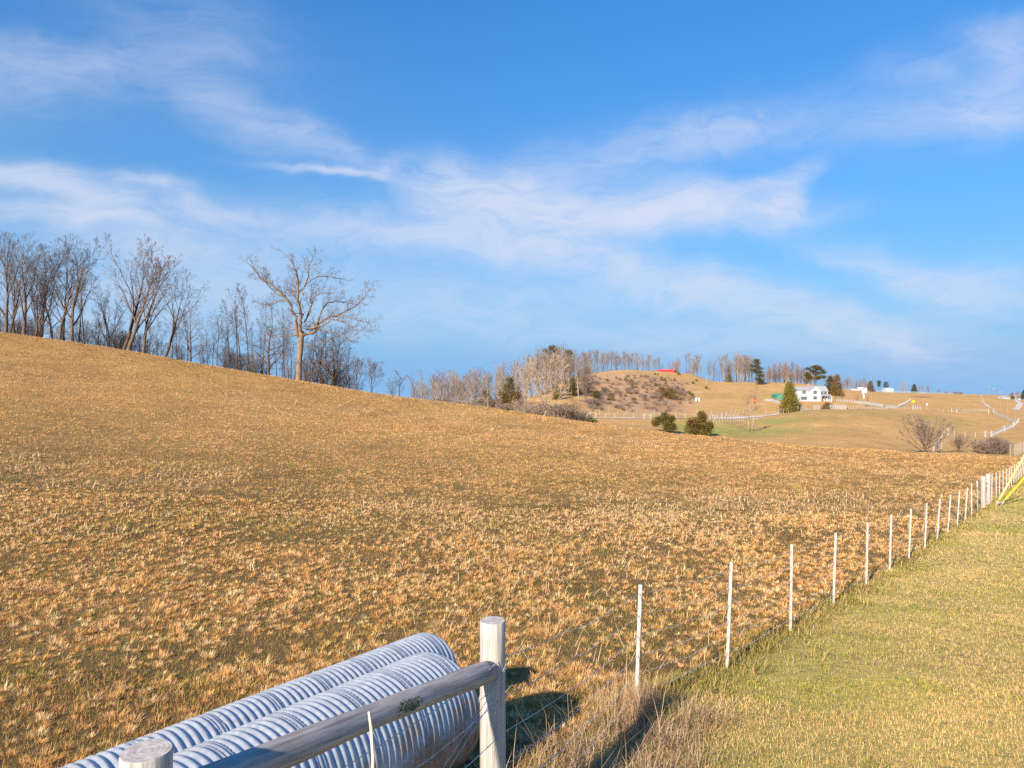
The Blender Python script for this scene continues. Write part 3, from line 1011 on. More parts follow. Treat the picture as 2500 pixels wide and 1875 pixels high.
proto('brush_dark', 59, [((0.25 * math.cos(i), 0.25 * math.sin(i), 0), (0.45 * math.cos(i * 2.4), 0.45 * math.sin(i * 2.4), 1), 3.6, 0.03) for i in range(14)], dict(BRUSH, kids=[3, 2]), M_bark_dark, M_twig, trunk_levels=1)
proto('bent_a', 61, [((0, 0, 0), (0.35, 0, 1), 6, 0.12), ((0.2, 0, 0), (0.5, 0.1, 1), 5.5, 0.09)], dict(FORK, wander=[0.12, 0.2, 0.22, 0.25, 0.3]), M_bark_dark, M_twig)
proto('bent_b', 67, [((0, 0, 0), (0.1, 0, 1), 4.2, 0.13)], dict(BROAD, wander=[0.2, 0.26, 0.26, 0.3, 0.3], t0=[0.3, 0.2, 0.15, 0.2], kids=[5, 6, 5, 3]), M_bark_dark, M_twig)
proto('far_a', 71, [((0, 0, 0), (0.02, 0, 1), 13, 0.19)], FARS, M_bark_pale, M_twig_far)
proto('far_b', 73, [((0, 0, 0), (-0.03, 0, 1), 13, 0.16)], FARS, M_bark, M_twig_far)
proto('far_c', 79, [((0, 0, 0), (0.04, 0, 1), 13, 0.17), ((0.6, 0.3, 0), (0.06, 0, 1), 12, 0.13)], FARS, M_bark_pale, M_twig_far)
proto('far_slim', 83, [((0, 0, 0), (0.01, 0, 1), 13, 0.15)], dict(FARS, t0=[0.55, .15, .15], kids=[7, 5, 3]), M_bark, M_twig_far)
proto('far_full', 89, [((0, 0, 0), (0.02, 0, 1), 9, 0.2), ((0.3, 0, 0), (0.15, 0, 1), 8, 0.15), ((-0.3, 0, 0), (-0.15, 0, 1), 8, 0.15)], FARFULL, M_bark_pale, M_twig_far)
proto('far_purple', 97, [((0, 0, 0), (0.02, 0, 1), 10, 0.2), ((0.5, 0.2, 0), (0.1, 0, 1), 9, 0.16)], FARFULL, M_bark, M_twig_purple)
proto('far_brush', 101, [((0.4 * math.cos(i), 0.4 * math.sin(i), 0), (0.5 * math.cos(i * 2.4), 0.5 * math.sin(i * 2.4), 1), 3.2, 0.05) for i in range(14)], dict(BRUSH, rmin=0.024, kids=[5, 4]), M_bark, M_twig_purple, trunk_levels=1)
proto('far_brush_tan', 103, [((0.4 * math.cos(i), 0.4 * math.sin(i), 0), (0.5 * math.cos(i * 2.4), 0.5 * math.sin(i * 2.4), 1), 3.2, 0.05) for i in range(14)], dict(BRUSH, rmin=0.024, kids=[5, 4]), M_bark_pale, M_twig_far, trunk_levels=1)
PALE = dict(TALL, n=[5, 7, 5, 3, 2], kids=[9, 7, 4, 2], t0=[0.55, 0.15, 0.15, 0.2], ang=[(25, 60), (15, 38), (20, 45), (25, 50)], ratio=[2.6, 0.42, 0.5, 0.55], short=[0.2, 0.4, 0.3, 0.2], rr=[0.6, 0.5, 0.6, 0.7], up=[0.05, 0.12, 0.08, 0.05, 0.03], rmin=0.016)
proto('pale_big', 107, [((0, 0, 0), (0, 0, 1), 3.6, 0.42)], PALE, M_bark_pale, M_twig_pale)
proto('valley_bare', 109, [((0, 0, 0), (0, 0, 1), 2.2, 0.2)], dict(PALE, kids=[16, 9, 5, 2], t0=[0.15, 0.12, 0.15, 0.2], ang=[(15, 72), (18, 45), (20, 45), (25, 50)], rmin=0.016), M_bark, M_twig_far)

# ---- the row along the brow on the left: base pixel x, distance beyond the brow, top pixel y
ROW_G = 'bare trees along the brow of the pasture'
ROW = [
    ('fork_a', -70, 3, 560, 1.1, 'forked bare tree beyond the left end of the row'),
    ('tall_a', -150, 4, 555, 2.0, 'tall bare tree farthest along the brow to the left'),
    ('fork_b', 14, 3, 566, 0.3, 'bare twin stemmed tree at the left end of the hilltop row'),
    ('fork_a', 57, 2, 562, 2.2, 'dark forked tree with wide crown second in the hilltop row'),
    ('tall_a', 146, 3, 566, 0.5, 'tall bare tree with fanned limbs near the left end of the row'),
    ('tall_b', 156, 6, 585, 3.0, 'bare tree close behind the fanned tree near the left end'),
    ('fork_a', 176, 2, 560, 4.6, 'tallest warm brown tree with broom shaped crown in the left group'),
    ('tall_b', 36, 7, 600, 1.2, 'bare tree filling the gap behind the two leftmost trees'),
    ('fork_b', 100, 8, 590, 2.6, 'twin stemmed bare tree half hidden behind the fanned tree'),
    ('tall_a', 128, 10, 610, 4.0, 'thin crowned bare tree deep behind the fanned tree'),
    ('fork_a', 268, 9, 690, 1.0, 'lower forked tree in the gap left of the leaning trunks'),
    ('slim_a', 193, 3, 640, 1.0, 'straight slim trunk just right of the broom crowned tree'),
    ('leaner', 300, 4, 572, 0.0, 'tree with curved leaning trunk and fan of limbs beside the leafy tree'),
    ('fork_leafy', 312, 2, 575, 0.0, 'big tree leaning right that still holds reddish brown leaves'),
    ('leafy_tall', 350, 3, 618, 0.8, 'straight dark trunked tree with brown leaves right of the leaning one'),
    ('leaner', 401, 3, 650, 0.1, 'tree leaning far right over the gap in the hilltop row'),
    ('broad', 466, 4, 735, 1.4, 'short bare tree with low spreading limbs at the gap in the row'),
    ('slim_a', 577, 3, 688, 0.0, 'tall thin dark pole like tree left of the big oak'),
    ('slim_b', 603, 4, 700, 0.0, 'thin tree between the pole like tree and the dense dark tree'),
    ('broad', 656, 3, 728, 2.6, 'dense dark low branched tree just left of the big oak'),
    ('multi', 795, 4, 772, 0.0, 'multi stemmed dark tree just right of the big oak'),
    ('multi', 818, 6, 800, 1.9, 'low spreading multi stemmed tree behind the one right of the oak'),
    ('bent_a', 868, 4, 862, 0.0, 'small bent tree at the right foot of the oak group'),
    ('bent_a', 905, 3, 872, 0.2, 'leaning double stemmed small tree on the brow right of the oak group'),
    ('bent_b', 972, 3, 902, 0.0, 'small twisted dark tree standing alone on the brow'),
    ('brush_dark', 958, 3, 925, 0.0, 'low tangled bush beside the small twisted tree on the brow'),
]
for (key, px, dy, top, rz, lab) in ROW:
    p = at(px, float(crest_y(np.array([px]))[0]) + dy)
    nm = 'bush' if key == 'brush_dark' else 'bare_tree'
    plant(key, nm, p, px_height(p, top), lab, 'bush' if nm == 'bush' else 'tree', ROW_G, rz if abs(rz) > 0.35 else rz)
rr = random.Random(77)
for (px, top) in ((-30, 600), (33, 690), (86, 660), (104, 690), (122, 740), (205, 690), (232, 770), (241, 745), (262, 715), (272, 735), (290, 760), (338, 700), (366, 760), (384, 770), (421, 745), (431, 770), (458, 760), (490, 800), (520, 790), (548, 800), (618, 800), (636, 790), (690, 800), (706, 810), (742, 815), (757, 830), (772, 820), (782, 790), (505, 770), (530, 760), (560, 740), (590, 760), (640, 770), (675, 790), (695, 760), (712, 790), (765, 800), (830, 830), (855, 850), (790, 850), (845, 860), (-75, 590), (-110, 610)):
    p = at(px, float(crest_y(np.array([px]))[0]) + rr.uniform(3, 12))
    plant(rr.choice(['slim_a', 'slim_b', 'slim_b', 'tall_b']), 'slender_tree', p, px_height(p, top + rr.uniform(-15, 15)), 'slender dark bare tree filling in between the big hilltop trees', 'tree', 'slender trees in the hilltop row', rr.uniform(0, 6.28), (rr.gauss(0, .03), rr.gauss(0, .05)))
for k in range(74):
    px = rr.uniform(-40, 880)
    p = at(px, float(crest_y(np.array([px]))[0]) + rr.uniform(4, 14))
    plant('brush_dark', 'bush', p, rr.uniform(2.2, 4.8), 'leafless undergrowth bush between the trunks on the left hilltop', 'bush', 'undergrowth bushes in the hilltop row', rr.uniform(0, 6.28))

# ---- the big oak, limb by limb
OK_L = [  # points (x, y in a tracing of the trunk and limbs, measured from the foot), thickness at each point
    [(0, 0, 42), (8, 60, 34), (12, 195, 30), (24, 345, 34), (34, 495, 34), (46, 530, 24)],
    [(10, 470, 18), (-8, 590, 17), (-28, 700, 16), (-65, 815, 14), (-125, 895, 12), (-235, 1005, 9), (-335, 1065, 7), (-415, 1175, 4)],
    [(-125, 895, 8), (-215, 905, 6), (-295, 995, 4), (-310, 1040, 3)],
    [(-115, 855, 8), (-215, 840, 6), (-315, 820, 4), (-405, 815, 3)],
    [(46, 500, 22), (46, 620, 19), (50, 700, 17), (55, 895, 14), (65, 1065, 11), (45, 1150, 8), (-15, 1265, 3)],
    [(62, 990, 10), (125, 1095, 8), (135, 1195, 6), (215, 1295, 3)],
    [(78, 1015, 7), (165, 1095, 6), (265, 1115, 5), (455, 1085, 2.5)],
    [(48, 478, 18), (100, 500, 17), (155, 515, 17), (182, 545, 15), (190, 595, 14), (285, 660, 12), (430, 715, 9), (585, 805, 7), (665, 895, 5), (705, 975, 3)],
    [(185, 575, 13), (130, 560, 12), (85, 545, 12)],
    [(192, 600, 10), (222, 715, 9), (272, 825, 8), (365, 850, 7), (485, 835, 6), (585, 815, 4)],
    [(186, 575, 9), (285, 605, 8), (355, 650, 7), (465, 625, 6), (565, 545, 4.5), (685, 525, 2.5)],
    [(385, 690, 6), (535, 665, 5), (645, 630, 4), (770, 605, 2)],
    [(58, 372, 8), (155, 375, 6.5), (265, 425, 5), (385, 485, 4), (450, 505, 2.5)],
    [(180, 540, 6), (335, 525, 5), (435, 495, 3), (535, 445, 2)],
    [(5, 495, 9), (-95, 475, 7), (-175, 470, 5), (-265, 460, 3)],
    [(-5, 560, 7), (-75, 545, 6), (-125, 595, 4), (-195, 625, 3)],
    [(60, 620, 10), (135, 755, 8), (185, 875, 6), (265, 915, 5), (345, 905, 3)],
    [(90, 680, 7), (140, 770, 6), (150, 880, 4), (190, 960, 3)],
    [(0, 235, 5), (-65, 255, 4), (-125, 235, 3)],
    [(55, 760, 6), (5, 850, 5), (-20, 960, 3.5), (-60, 1010, 2.5)],
    [(55, 900, 6), (30, 960, 5), (-70, 950, 3), (-140, 930, 2.5)],
]
m, t, b = mat_base('oak_bark')
co = N(t, 'ShaderNodeTexCoord'); mp = N(t, 'ShaderNodeMapping'); mp.inputs['Scale'].default_value = (3, 3, 0.7)
t.links.new(co.outputs['Object'], mp.inputs['Vector'])
nz = N(t, 'ShaderNodeTexNoise', inp={'Scale': 2.5, 'Detail': 6.0})
t.links.new(mp.outputs[0], nz.inputs['Vector'])
rp = N(t, 'ShaderNodeValToRGB')
rp.color_ramp.elements[0].position = 0.34; rp.color_ramp.elements[0].color = (0.11, 0.07, 0.04, 1)
rp.color_ramp.elements[1].position = 0.66; rp.color_ramp.elements[1].color = (0.31, 0.21, 0.13, 1)
t.links.new(nz.outputs['Fac'], rp.inputs['Fac']); t.links.new(rp.outputs[0], b.inputs['Base Color'])
b.inputs['Roughness'].default_value = 0.9
M_oak = m
op = at(728, 106.5)
osc = 0.2351 / F * op.y                # metres per tracing unit
rng = random.Random(3)
tr, cr = MB(), MB()
OTW = dict(n=[6, 4, 3], wander=[0.14, 0.16, 0.2], up=[0.05, 0.04, 0.02], taper=[0.8, 0.6, 0.5], kids=[5, 2], t0=[0.15, 0.2], ang=[(30, 65), (30, 65)], ratio=[0.5, 0.5], short=[0.3, 0.2], rr=[0.55, 0.7], rmin=0.012)
outw = [[], [], []]
for bi, L in enumerate(OK_L):
    dep = 0.0; slope = rng.uniform(-0.5, 0.5) if bi else 0.0
    x0_, y0_ = L[0][0], L[0][1]
    pts, rad = [], []
    for i, (x, y, r) in enumerate(L):
        dist = math.hypot(x - x0_, y - y0_)
        pts.append(Vector((x * osc, slope * dist * osc, y * osc - 0.2))); rad.append(r * osc * 0.84)
    # subdivide with small kinks
    P2, R2 = [pts[0]], [rad[0]]
    for i in range(len(pts) - 1):
        for k in (1, 2, 3):
            u = k / 3
            q = pts[i].lerp(pts[i + 1], u)
            if k < 3 and bi: q += rvec(rng) * rad[i] * 0.55
            P2.append(q); R2.append(rad[i] * (1 - u) + rad[i + 1] * u)
    tr.tube(P2, R2, 9 if bi == 0 else 7, cap=True)
    if bi:
        for j in range(2, len(P2)):
            for rep in range(2):
                if rng.random() < 0.9 and j / len(P2) > 0.22:
                    d = (P2[j] - P2[j - 1]).normalized()
                    nd = (d * 0.7 + rvec(rng) * 0.55 + Vector((0, 0, 0.25))).normalized()
                    limb(rng, outw, P2[j], nd, rng.uniform(0.9, 2.3), max(0.02, R2[j] * 0.34), 0, OTW)
for lv in outw:
    for pts, rad in lv:
        cr.tube(pts, rad, 3, cap=False)
oo = empty('oak_tree', op, 'big pale barked oak with gnarled spreading limbs standing in front of the hilltop row', 'tree')
tr.build('trunk', M_oak, oo, True)
cr.build('crown', M_twig, oo)
nd_ = MB()
for (q, rr_, sd) in ((Vector((0.08, 0.32, 3.4)), 0.5, 1), (Vector((0.1, -0.3, 4.55)), 0.42, 2)):
    pass

# ---- woods beyond the brow in the middle distance
rr = random.Random(5)
MID_G = 'bare trees of the middle wood'
for k in range(46):
    px = 1005 + 280 * ((k + rr.random()) / 46) ** 1.15
    p = at(px, rr.uniform(190, 285))
    top = np.interp(px, [1000, 1050, 1100, 1180, 1230, 1290], [925, 905, 905, 905, 885, 880]) + rr.uniform(-14, 24)
    plant(rr.choice(['far_a', 'far_b', 'far_c', 'far_full']), 'bare_tree', p, max(5, px_height(p, top)), 'pale bare tree in the thicket rising beyond the brow mid picture', 'tree', MID_G, rr.uniform(0, 6.28))
for k in range(26):
    px = 1005 + 290 * ((k + rr.random()) / 26) ** 1.2
    p = at(px, rr.uniform(170, 230))
    plant('far_brush_tan', 'bush', p, rr.uniform(3, 5.5), 'leafless bush at the foot of the middle wood', 'bush', 'undergrowth of the middle wood', rr.uniform(0, 6.28), widen=1.1)
for k in range(44):               # the taller stand behind the pale tree
    px = 1258 + 178 * (k + rr.random()) / 44
    p = at(px, rr.uniform(300, 400))
    top = np.interp(px, [1255, 1300, 1350, 1400, 1440], [878, 850, 834, 840, 862]) + rr.uniform(0, 40)
    plant(rr.choice(['far_a', 'far_c', 'far_b', 'far_full', 'far_purple']), 'bare_tree', p, max(6, px_height(p, top)), 'bare twiggy tree in the stand behind the pale tree at the hill foot', 'tree', 'bare trees behind the pale valley tree', rr.uniform(0, 6.28))
p = hit(1333, 1019, 112)
p = at(1333, 150)
plant('pale_big', 'bare_tree', p, px_height(p, 848), 'large pale grey bare tree with dark stubby trunk at the foot of the hill', 'tree', None, 0.7, widen=1.0)
for (px, Y, h) in ((1285, 140, 4), (1306, 145, 4.5), (1362, 140, 4.5), (1380, 138, 5), (1398, 140, 4.2), (1415, 142, 3.6), (1350, 155, 3.5), (1270, 150, 3.5), (1430, 142, 2.6)):
    p = at(px, Y)
    plant('far_brush_tan', 'bush', p, h, 'greyish leafless bush around the foot of the pale tree', 'bush', 'bushes round the pale tree', rr.uniform(0, 6.28), widen=1.25)

# ---- ridge trees
RID_G = 'bare trees along the far ridge'
for k in range(92):
    px = 1425 + (1612 - 1425) * (k + rr.random()) / 92
    p = at(px, rr.uniform(545, 600))
    top = np.interp(px, [1420, 1500, 1600, 1640], [854, 853, 868, 880]) + rr.uniform(-4, 16)
    plant(rr.choice(['far_slim', 'far_slim', 'far_a', 'far_b']), 'bare_tree', p, max(6, px_height(p, top)), 'thin bare tree in the dense row on the ridge left of the red roof', 'tree', RID_G, rr.uniform(0, 6.28))
for k in range(64):
    px = rr.choice([rr.uniform(1630, 1665), rr.uniform(1672, 1742), rr.uniform(1745, 1800), rr.uniform(1800, 1840)])
    p = at(px, rr.uniform(585, 640))
    top = np.interp(px, [1630, 1690, 1740, 1800, 1840], [876, 858, 868, 858, 866]) + rr.uniform(-3, 22)
    plant(rr.choice(['far_a', 'far_c', 'far_b', 'far_slim']), 'bare_tree', p, max(6, px_height(p, top)), 'bare tree on the ridge between the red roof and the tall pine', 'tree', 'bare ridge trees right of the red roof', rr.uniform(0, 6.28))
for k in range(40):
    px = rr.uniform(1862, 1990)
    p = at(px, rr.uniform(610, 680))
    top = np.interp(px, [1868, 1910, 1945, 1985], [888, 872, 882, 898]) + rr.uniform(0, 26)
    plant('far_purple', 'bare_tree', p, max(6, px_height(p, top)), 'purplish bare tree in the clump behind the white farmhouse', 'tree', 'purplish trees behind the farmhouse', rr.uniform(0, 6.28))
for k in range(13):
    px = 2057 + 65 * (k + rr.random()) / 13
    p = at(px, rr.uniform(700, 780))
    plant(rr.choice(['far_purple', 'far_full']), 'bare_tree', p, max(6, px_height(p, 925 + rr.uniform(-8, 14))), 'reddish bare tree in the row behind the white house on the skyline', 'tree', 'reddish skyline trees', rr.uniform(0, 6.28))
for (px, top, Y, key, lab) in ((2122, 912, 760, 'far_a', 'taller bare tree above the reddish row on the skyline'), (2205, 930, 860, 'far_full', 'pale bare tree alone on the skyline right of the evergreens'),
                               (2250, 938, 870, 'far_full', 'bare grey tree right of the dark skyline evergreen'), (2268, 938, 870, 'far_purple', 'twiggy tree near the end of the skyline row'),
                               (2291, 947, 870, 'far_purple', 'round purplish tree last in the skyline row')):
    p = at(px, Y)
    plant(key, 'bare_tree', p, px_height(p, top), lab, 'tree', 'lone skyline trees', rr.uniform(0, 6.28), widen=1.3)
for (px, Y, w) in ((2332, 900, 1.8), (2345, 900, 1.6), (2310, 900, 1.4)):
    p = at(px, Y); plant('far_brush', 'bush', p, 5.0, 'low purplish bush on the bare right part of the skyline', 'bush', 'skyline bushes', rr.uniform(0, 6.28), widen=w)
for k in range(9):
    px = rr.uniform(2462, 2530)
    p = at(px, rr.uniform(760, 840)); plant('far_purple', 'bare_tree', p, px_height(p, 950 + rr.uniform(0, 12)), 'purplish tree by the far houses at the right edge', 'tree', 'trees by the far right houses', rr.uniform(0, 6.28))

for k in range(46):
    px = rr.uniform(1600, 2060)
    p = at(px, rr.uniform(600, 660))
    plant(rr.choice(['far_full', 'far_b', 'far_c']), 'bare_tree', p, max(5, px_height(p, np.interp(px, [1600, 1700, 1850, 2060], [890, 888, 892, 918]) + rr.uniform(-6, 14))), 'low greyish bare tree filling the skyline between the taller ridge trees', 'tree', 'low bare trees filling the ridge', rr.uniform(0, 6.28), widen=1.2)

# ---- the bare valley tree and thicket near the right
p = at(2258, 112)
plant('valley_bare', 'bare_tree', p, px_height(p, 1003), 'rounded bare bush like tree in the dip near the right edge', 'tree', None, 0.4, widen=1.1, sink=0.3)
p = at(2340, 116)
plant('valley_bare', 'bare_tree', p, px_height(p, 1058), 'small bare tree right of the rounded bare tree in the dip', 'tree', None, 2.0, widen=1.1, sink=0.3)
for (px, Y, h) in ((2385, 122, 2.6), (2400, 120, 2.4), (2415, 122, 2.8), (2432, 122, 3.3), (2446, 124, 2.9), (2458, 124, 2.3)):
    p = at(px, Y); plant('far_brush', 'bush', p, h, 'purplish leafless thicket bush in the dip by the right hand fence', 'bush', 'thicket bushes in the dip', rr.uniform(0, 6.28), widen=1.2)


# ---- evergreens
def evergreen(key, seed, H_, rad_fn, nclump, leaf, cols, flat=1.0, bark=M_bark, gap=0.0, layers=None, trunk_r=0.16, lean=0.0):
    """trunk with limbs and a crown of many small sprays; rad_fn(t) gives the crown's radius at height t"""
    rng = random.Random(seed)
    nr_ = np.random.default_rng(seed)
    tr = MB()
    tr.tube([(0, 0, -0.2), (lean * 0.3, 0, H_ * 0.4), (lean, 0, H_ * 0.97)], [trunk_r, trunk_r * 0.7, 0.03], 7)
    cen = []
    for k in range(nclump):
        if layers:
            c0, rx, rz_ = rng.choice(layers)
            d = rvec(rng).normalized() * rng.random() ** 0.33
            c = Vector((c0[0] + d.x * rx, c0[1] + d.y * rx, c0[2] + d.z * rz_))
        else:
            t_ = 1 - math.sqrt(rng.random()) if rng.random() < 0.5 else rng.random()
            a = rng.uniform(0, 6.28)
            lob = 1 + 0.22 * math.sin(3 * a + seed + 5 * t_) + 0.15 * math.sin(7 * a + 11 * t_)
            r = rad_fn(t_) * lob * math.sqrt(rng.uniform(0.15, 1.0))
            c = Vector((r * math.cos(a) + lean * t_, r * math.sin(a), H_ * (0.02 + 0.97 * t_)))
        cen.append(c)
        if k % 9 == 0:
            zb = min(H_ * 0.92, max(0.1, c.z - 0.35 * math.hypot(c.x, c.y)))
            tr.tube([(lean * zb / H_, 0, zb), tuple(c)], [trunk_r * 0.28, 0.02], 4, cap=False)
    v, f, cc = [], [], []
    for c in cen:
        tone_ = np.array(rng.choice(cols)) * rng.uniform(0.7, 1.3)
        for j in range(9):
            o = c + Vector((rng.gauss(0, 1), rng.gauss(0, 1), rng.gauss(0, flat))) * leaf * 1.5
            a = rvec(rng); a.z *= 0.5 + flat * 0.5; a = a.normalized() * leaf * rng.uniform(0.6, 1.4)
            b_ = rvec(rng).normalized() * leaf * 0.4
            k = len(v)
            v += [tuple(o - a), tuple(o + b_), tuple(o + a), tuple(o - b_)]
            f.append((k, k + 1, k + 2, k + 3))
            cc += [tuple(tone_ * rng.uniform(0.8, 1.2))] * 4
    me = np_mesh(key + '_crown', v, quads=f, colors=np.clip(cc, 0.005, 0.6)); me.materials.append(M_leaf)
    tm = tr.mesh(key + '_trunk'); tm.materials.append(bark)
    PROTO[key] = ([('trunk', tm), ('crown', me)], H_)


CED = [(0.115, 0.11, 0.025), (0.15, 0.125, 0.03), (0.075, 0.085, 0.022), (0.19, 0.135, 0.04)]
CEDB = [(0.17, 0.105, 0.035), (0.21, 0.12, 0.045), (0.10, 0.085, 0.025), (0.13, 0.09, 0.03)]
CEDG = [(0.19, 0.18, 0.035), (0.24, 0.20, 0.045), (0.12, 0.13, 0.028), (0.27, 0.20, 0.06)]
PIN = [(0.085, 0.085, 0.04), (0.12, 0.105, 0.04), (0.06, 0.065, 0.03), (0.15, 0.12, 0.06)]
DRK = [(0.06, 0.065, 0.035), (0.085, 0.08, 0.04), (0.045, 0.05, 0.03)]
evergreen('cedar_round', 201, 5.6, lambda t: 2.6 * (0.55 + 0.9 * t - 1.3 * t * t) + 0.3, 420, 0.16, CED, trunk_r=0.14)
evergreen('cedar_open', 203, 5.4, None, 620, 0.19, CED[:3] + CEDB[:1], layers=[((-2.2, 0, 2.4), 0.9, 0.7), ((-1.3, 0.3, 3.3), 0.9, 0.6), ((0.2, 0, 4.3), 1.0, 1.0), ((1.5, 0.2, 2.2), 1.3, 1.3), ((0.4, -.2, 2.6), 1.2, 1.0), ((2.2, 0, 1.3), 0.8, 0.9), ((1.9, -.3, 3.6), 0.5, 0.35), ((0.8, 0, 1.0), 1.0, 0.8)], trunk_r=0.15)
evergreen('cedar_bushy', 205, 5.8, None, 1000, 0.19, CED + CEDB, layers=[((-1.6, 0, 1.6), 1.5, 1.5), ((1.3, 0.2, 1.5), 1.7, 1.4), ((0.2, 0, 3.2), 1.5, 1.3), ((-1.5, 0, 3.2), 1.0, 0.8), ((0.9, 0.1, 4.5), 0.8, 1.0), ((2.4, 0, 2.6), 0.7, 0.7), ((-.1, 0, .9), 2.0, .8)], trunk_r=0.15)
evergreen('cedar_cone', 207, 12.0, lambda t: 3.4 * (1 - t) ** 0.75 * (0.75 + 0.5 * min(1, t * 5)) + 0.2, 1100, 0.3, CEDG, trunk_r=0.25)
evergreen('cedar_tall', 209, 10.0, lambda t: 2.0 * (1 - t) ** 0.6 + 0.35, 420, 0.24, CED, trunk_r=0.2)
evergreen('cedar_hang', 211, 9.0, lambda t: 2.0 * (0.9 - 0.3 * t), 380, 0.24, CED, trunk_r=0.2)
evergreen('pine_layered', 213, 20.0, None, 620, 0.42, PIN + CED[:1], layers=[((0, 0, 18.6), 2.2, 1.1), ((0.5, 0, 16.6), 3.4, 1.0), ((-1, 0.5, 14.5), 4.0, 1.0), ((2.2, 0, 12.5), 3.6, 1.2), ((-2.0, 0, 11.5), 2.6, 0.9), ((1.8, 0, 9.6), 4.0, 1.2), ((3.0, 0.5, 7.2), 3.4, 1.3), ((2.0, 0, 4.6), 3.2, 1.3), ((3.8, 0, 2.8), 2.4, 1.2)], trunk_r=0.35, flat=0.5)
evergreen('pine_spread', 215, 19.0, None, 640, 0.42, PIN + CEDG[2:3], layers=[((0.5, 0, 17.6), 3.4, 1.1), ((3.0, 0, 16.2), 3.2, 1.1), ((5.2, 0.3, 14.2), 2.6, 1.1), ((-1.0, 0, 15.0), 2.4, 0.9), ((1.2, 0, 13.4), 3.2, 1.1), ((-5.0, 0, 12.6), 1.5, 1.4), ((-4.0, 0.2, 10.4), 2.2, 0.9), ((4.2, 0, 10.8), 3.2, 1.0), ((-5.0, 0, 16.4), 0.9, 0.5), ((1.5, 0, 10.0), 1.4, 0.8)], trunk_r=0.32, flat=0.5)
evergreen('fir_dark', 217, 14.0, lambda t: 4.4 * (1 - t) ** 0.55 + 0.3, 620, 0.34, PIN + DRK, trunk_r=0.25)
evergreen('bush_green', 219, 3.0, lambda t: 1.7 * (1 - t) ** 0.5 + 0.1, 150, 0.16, CED, trunk_r=0.08)
evergreen('bush_brown', 221, 3.0, lambda t: 1.8 * (1 - t) ** 0.45 + 0.1, 170, 0.15, CEDB, trunk_r=0.08)
evergreen('tree_bronze', 223, 14.0, lambda t: 4.2 * (1 - t) ** 0.5 + 0.4, 620, 0.34, CEDB + [(0.28, 0.165, 0.07)], trunk_r=0.25)


def ever(key, px, py, top, lab, cat, group=None, name='evergreen_tree', rz=0.0, widen=1.0, Y=None, ymin=110, sink=0.2):
    p = at(px, Y) if Y else hit(px, py, ymin)
    return plant(key, name, p, px_height(p, top), lab, cat, group, rz, widen=widen, sink=sink)


ever('cedar_open', 1622, 1056, 1002, 'open ragged cedar with a gap through its crown in the valley', 'tree', None, 'cedar_tree', Y=165)
ever('cedar_bushy', 1705, 1066, 1001, 'broad dense bronze green cedar right of the ragged cedar', 'tree', None, 'cedar_tree', Y=160)
ever('bush_green', 1442, 1033, 1015, 'dark green cedar bush on the brow at the foot of the hill', 'bush', None, 'cedar_bush', Y=140, widen=1.3)
ever('cedar_cone', 1928, 1014, 932, 'tall conical green cedar standing in front of the farmhouse', 'tree', None, 'cedar_tree', Y=262)
ever('bush_brown', 1948, 1012, 998, 'small brown bush against the right foot of the tall cedar', 'bush', None, 'cedar_bush', Y=258)
ever('cedar_hang', 1399, 963, 922, 'dark drooping cedar at the left end of the brushy hillside', 'tree', None, 'cedar_tree', Y=330)
ever('cedar_tall', 1245, 985, 918, 'dark green cedar in the middle wood', 'tree', None, 'cedar_tree', Y=215)
ever('bush_brown', 1228, 990, 952, 'rusty brown evergreen at the foot of the cedar in the middle wood', 'tree', None, 'evergreen_tree', Y=205, widen=0.9)
ever('bush_brown', 1262, 990, 950, 'rusty brown evergreen right of the cedar in the middle wood', 'tree', None, 'evergreen_tree', Y=200, widen=.8)
ever('bush_brown', 1185, 990, 948, 'olive brown evergreen among pale trunks in the middle wood', 'tree', None, 'evergreen_tree', Y=205, widen=.6)
ever('pine_spread', 1347, 950, 841, 'pine showing above the bare stand on the hill shoulder', 'tree', None, 'pine_tree', Y=395, widen=0.6)
ever('pine_spread', 1388, 940, 852, 'smaller pine right of the pine above the bare stand', 'tree', None, 'pine_tree', 2.0, widen=0.6, Y=400)
ever('cedar_tall', 1358, 975, 925, 'green cedar seen through the twigs of the pale tree', 'tree', None, 'cedar_tree', 1.0, Y=310)
ever('bush_green', 1436, 908, 893, 'dark evergreen at the left end of the ridge row', 'bush', None, 'cedar_bush', Y=560)
ever('pine_layered', 1846, 943, 875, 'tall layered pine on the skyline left of the farmhouse', 'tree', None, 'pine_tree', Y=520)
ever('bush_green', 1780, 933, 913, 'small round dark evergreen on the skyline left of the tall pine', 'tree', None, 'evergreen_tree', Y=550, widen=0.95)
ever('pine_spread', 1990, 950, 890, 'wide spreading pine rising behind the farmhouse roof', 'tree', None, 'pine_tree', Y=470)
ever('fir_dark', 2027, 955, 918, 'dark evergreen between the spreading pine and the bronze tree', 'tree', None, 'evergreen_tree', Y=470)
ever('tree_bronze', 2043, 957, 914, 'bronze coloured rounded tree right of the farmhouse', 'tree', None, 'evergreen_tree', Y=460, widen=0.9)
ever('pine_spread', 2146, 957, 928, 'grey green pine on the skyline beside the white shed', 'tree', None, 'pine_tree', 1.0, Y=740, widen=0.8)
ever('pine_spread', 2163, 957, 931, 'second smaller pine right of the grey green skyline pine', 'tree', None, 'pine_tree', 3.0, Y=745, widen=0.6)
ever('tree_bronze', 2125, 956, 929, 'broad brown tree left of the skyline pines', 'tree', None, 'evergreen_tree', Y=735, widen=1.1)
ever('fir_dark', 2232, 959, 938, 'dark round evergreen on the skyline row', 'tree', None, 'evergreen_tree', Y=850, widen=1.1)
ever('tree_bronze', 2472, 975, 960, 'brown tree by the far right house', 'tree', None, 'evergreen_tree', Y=800)
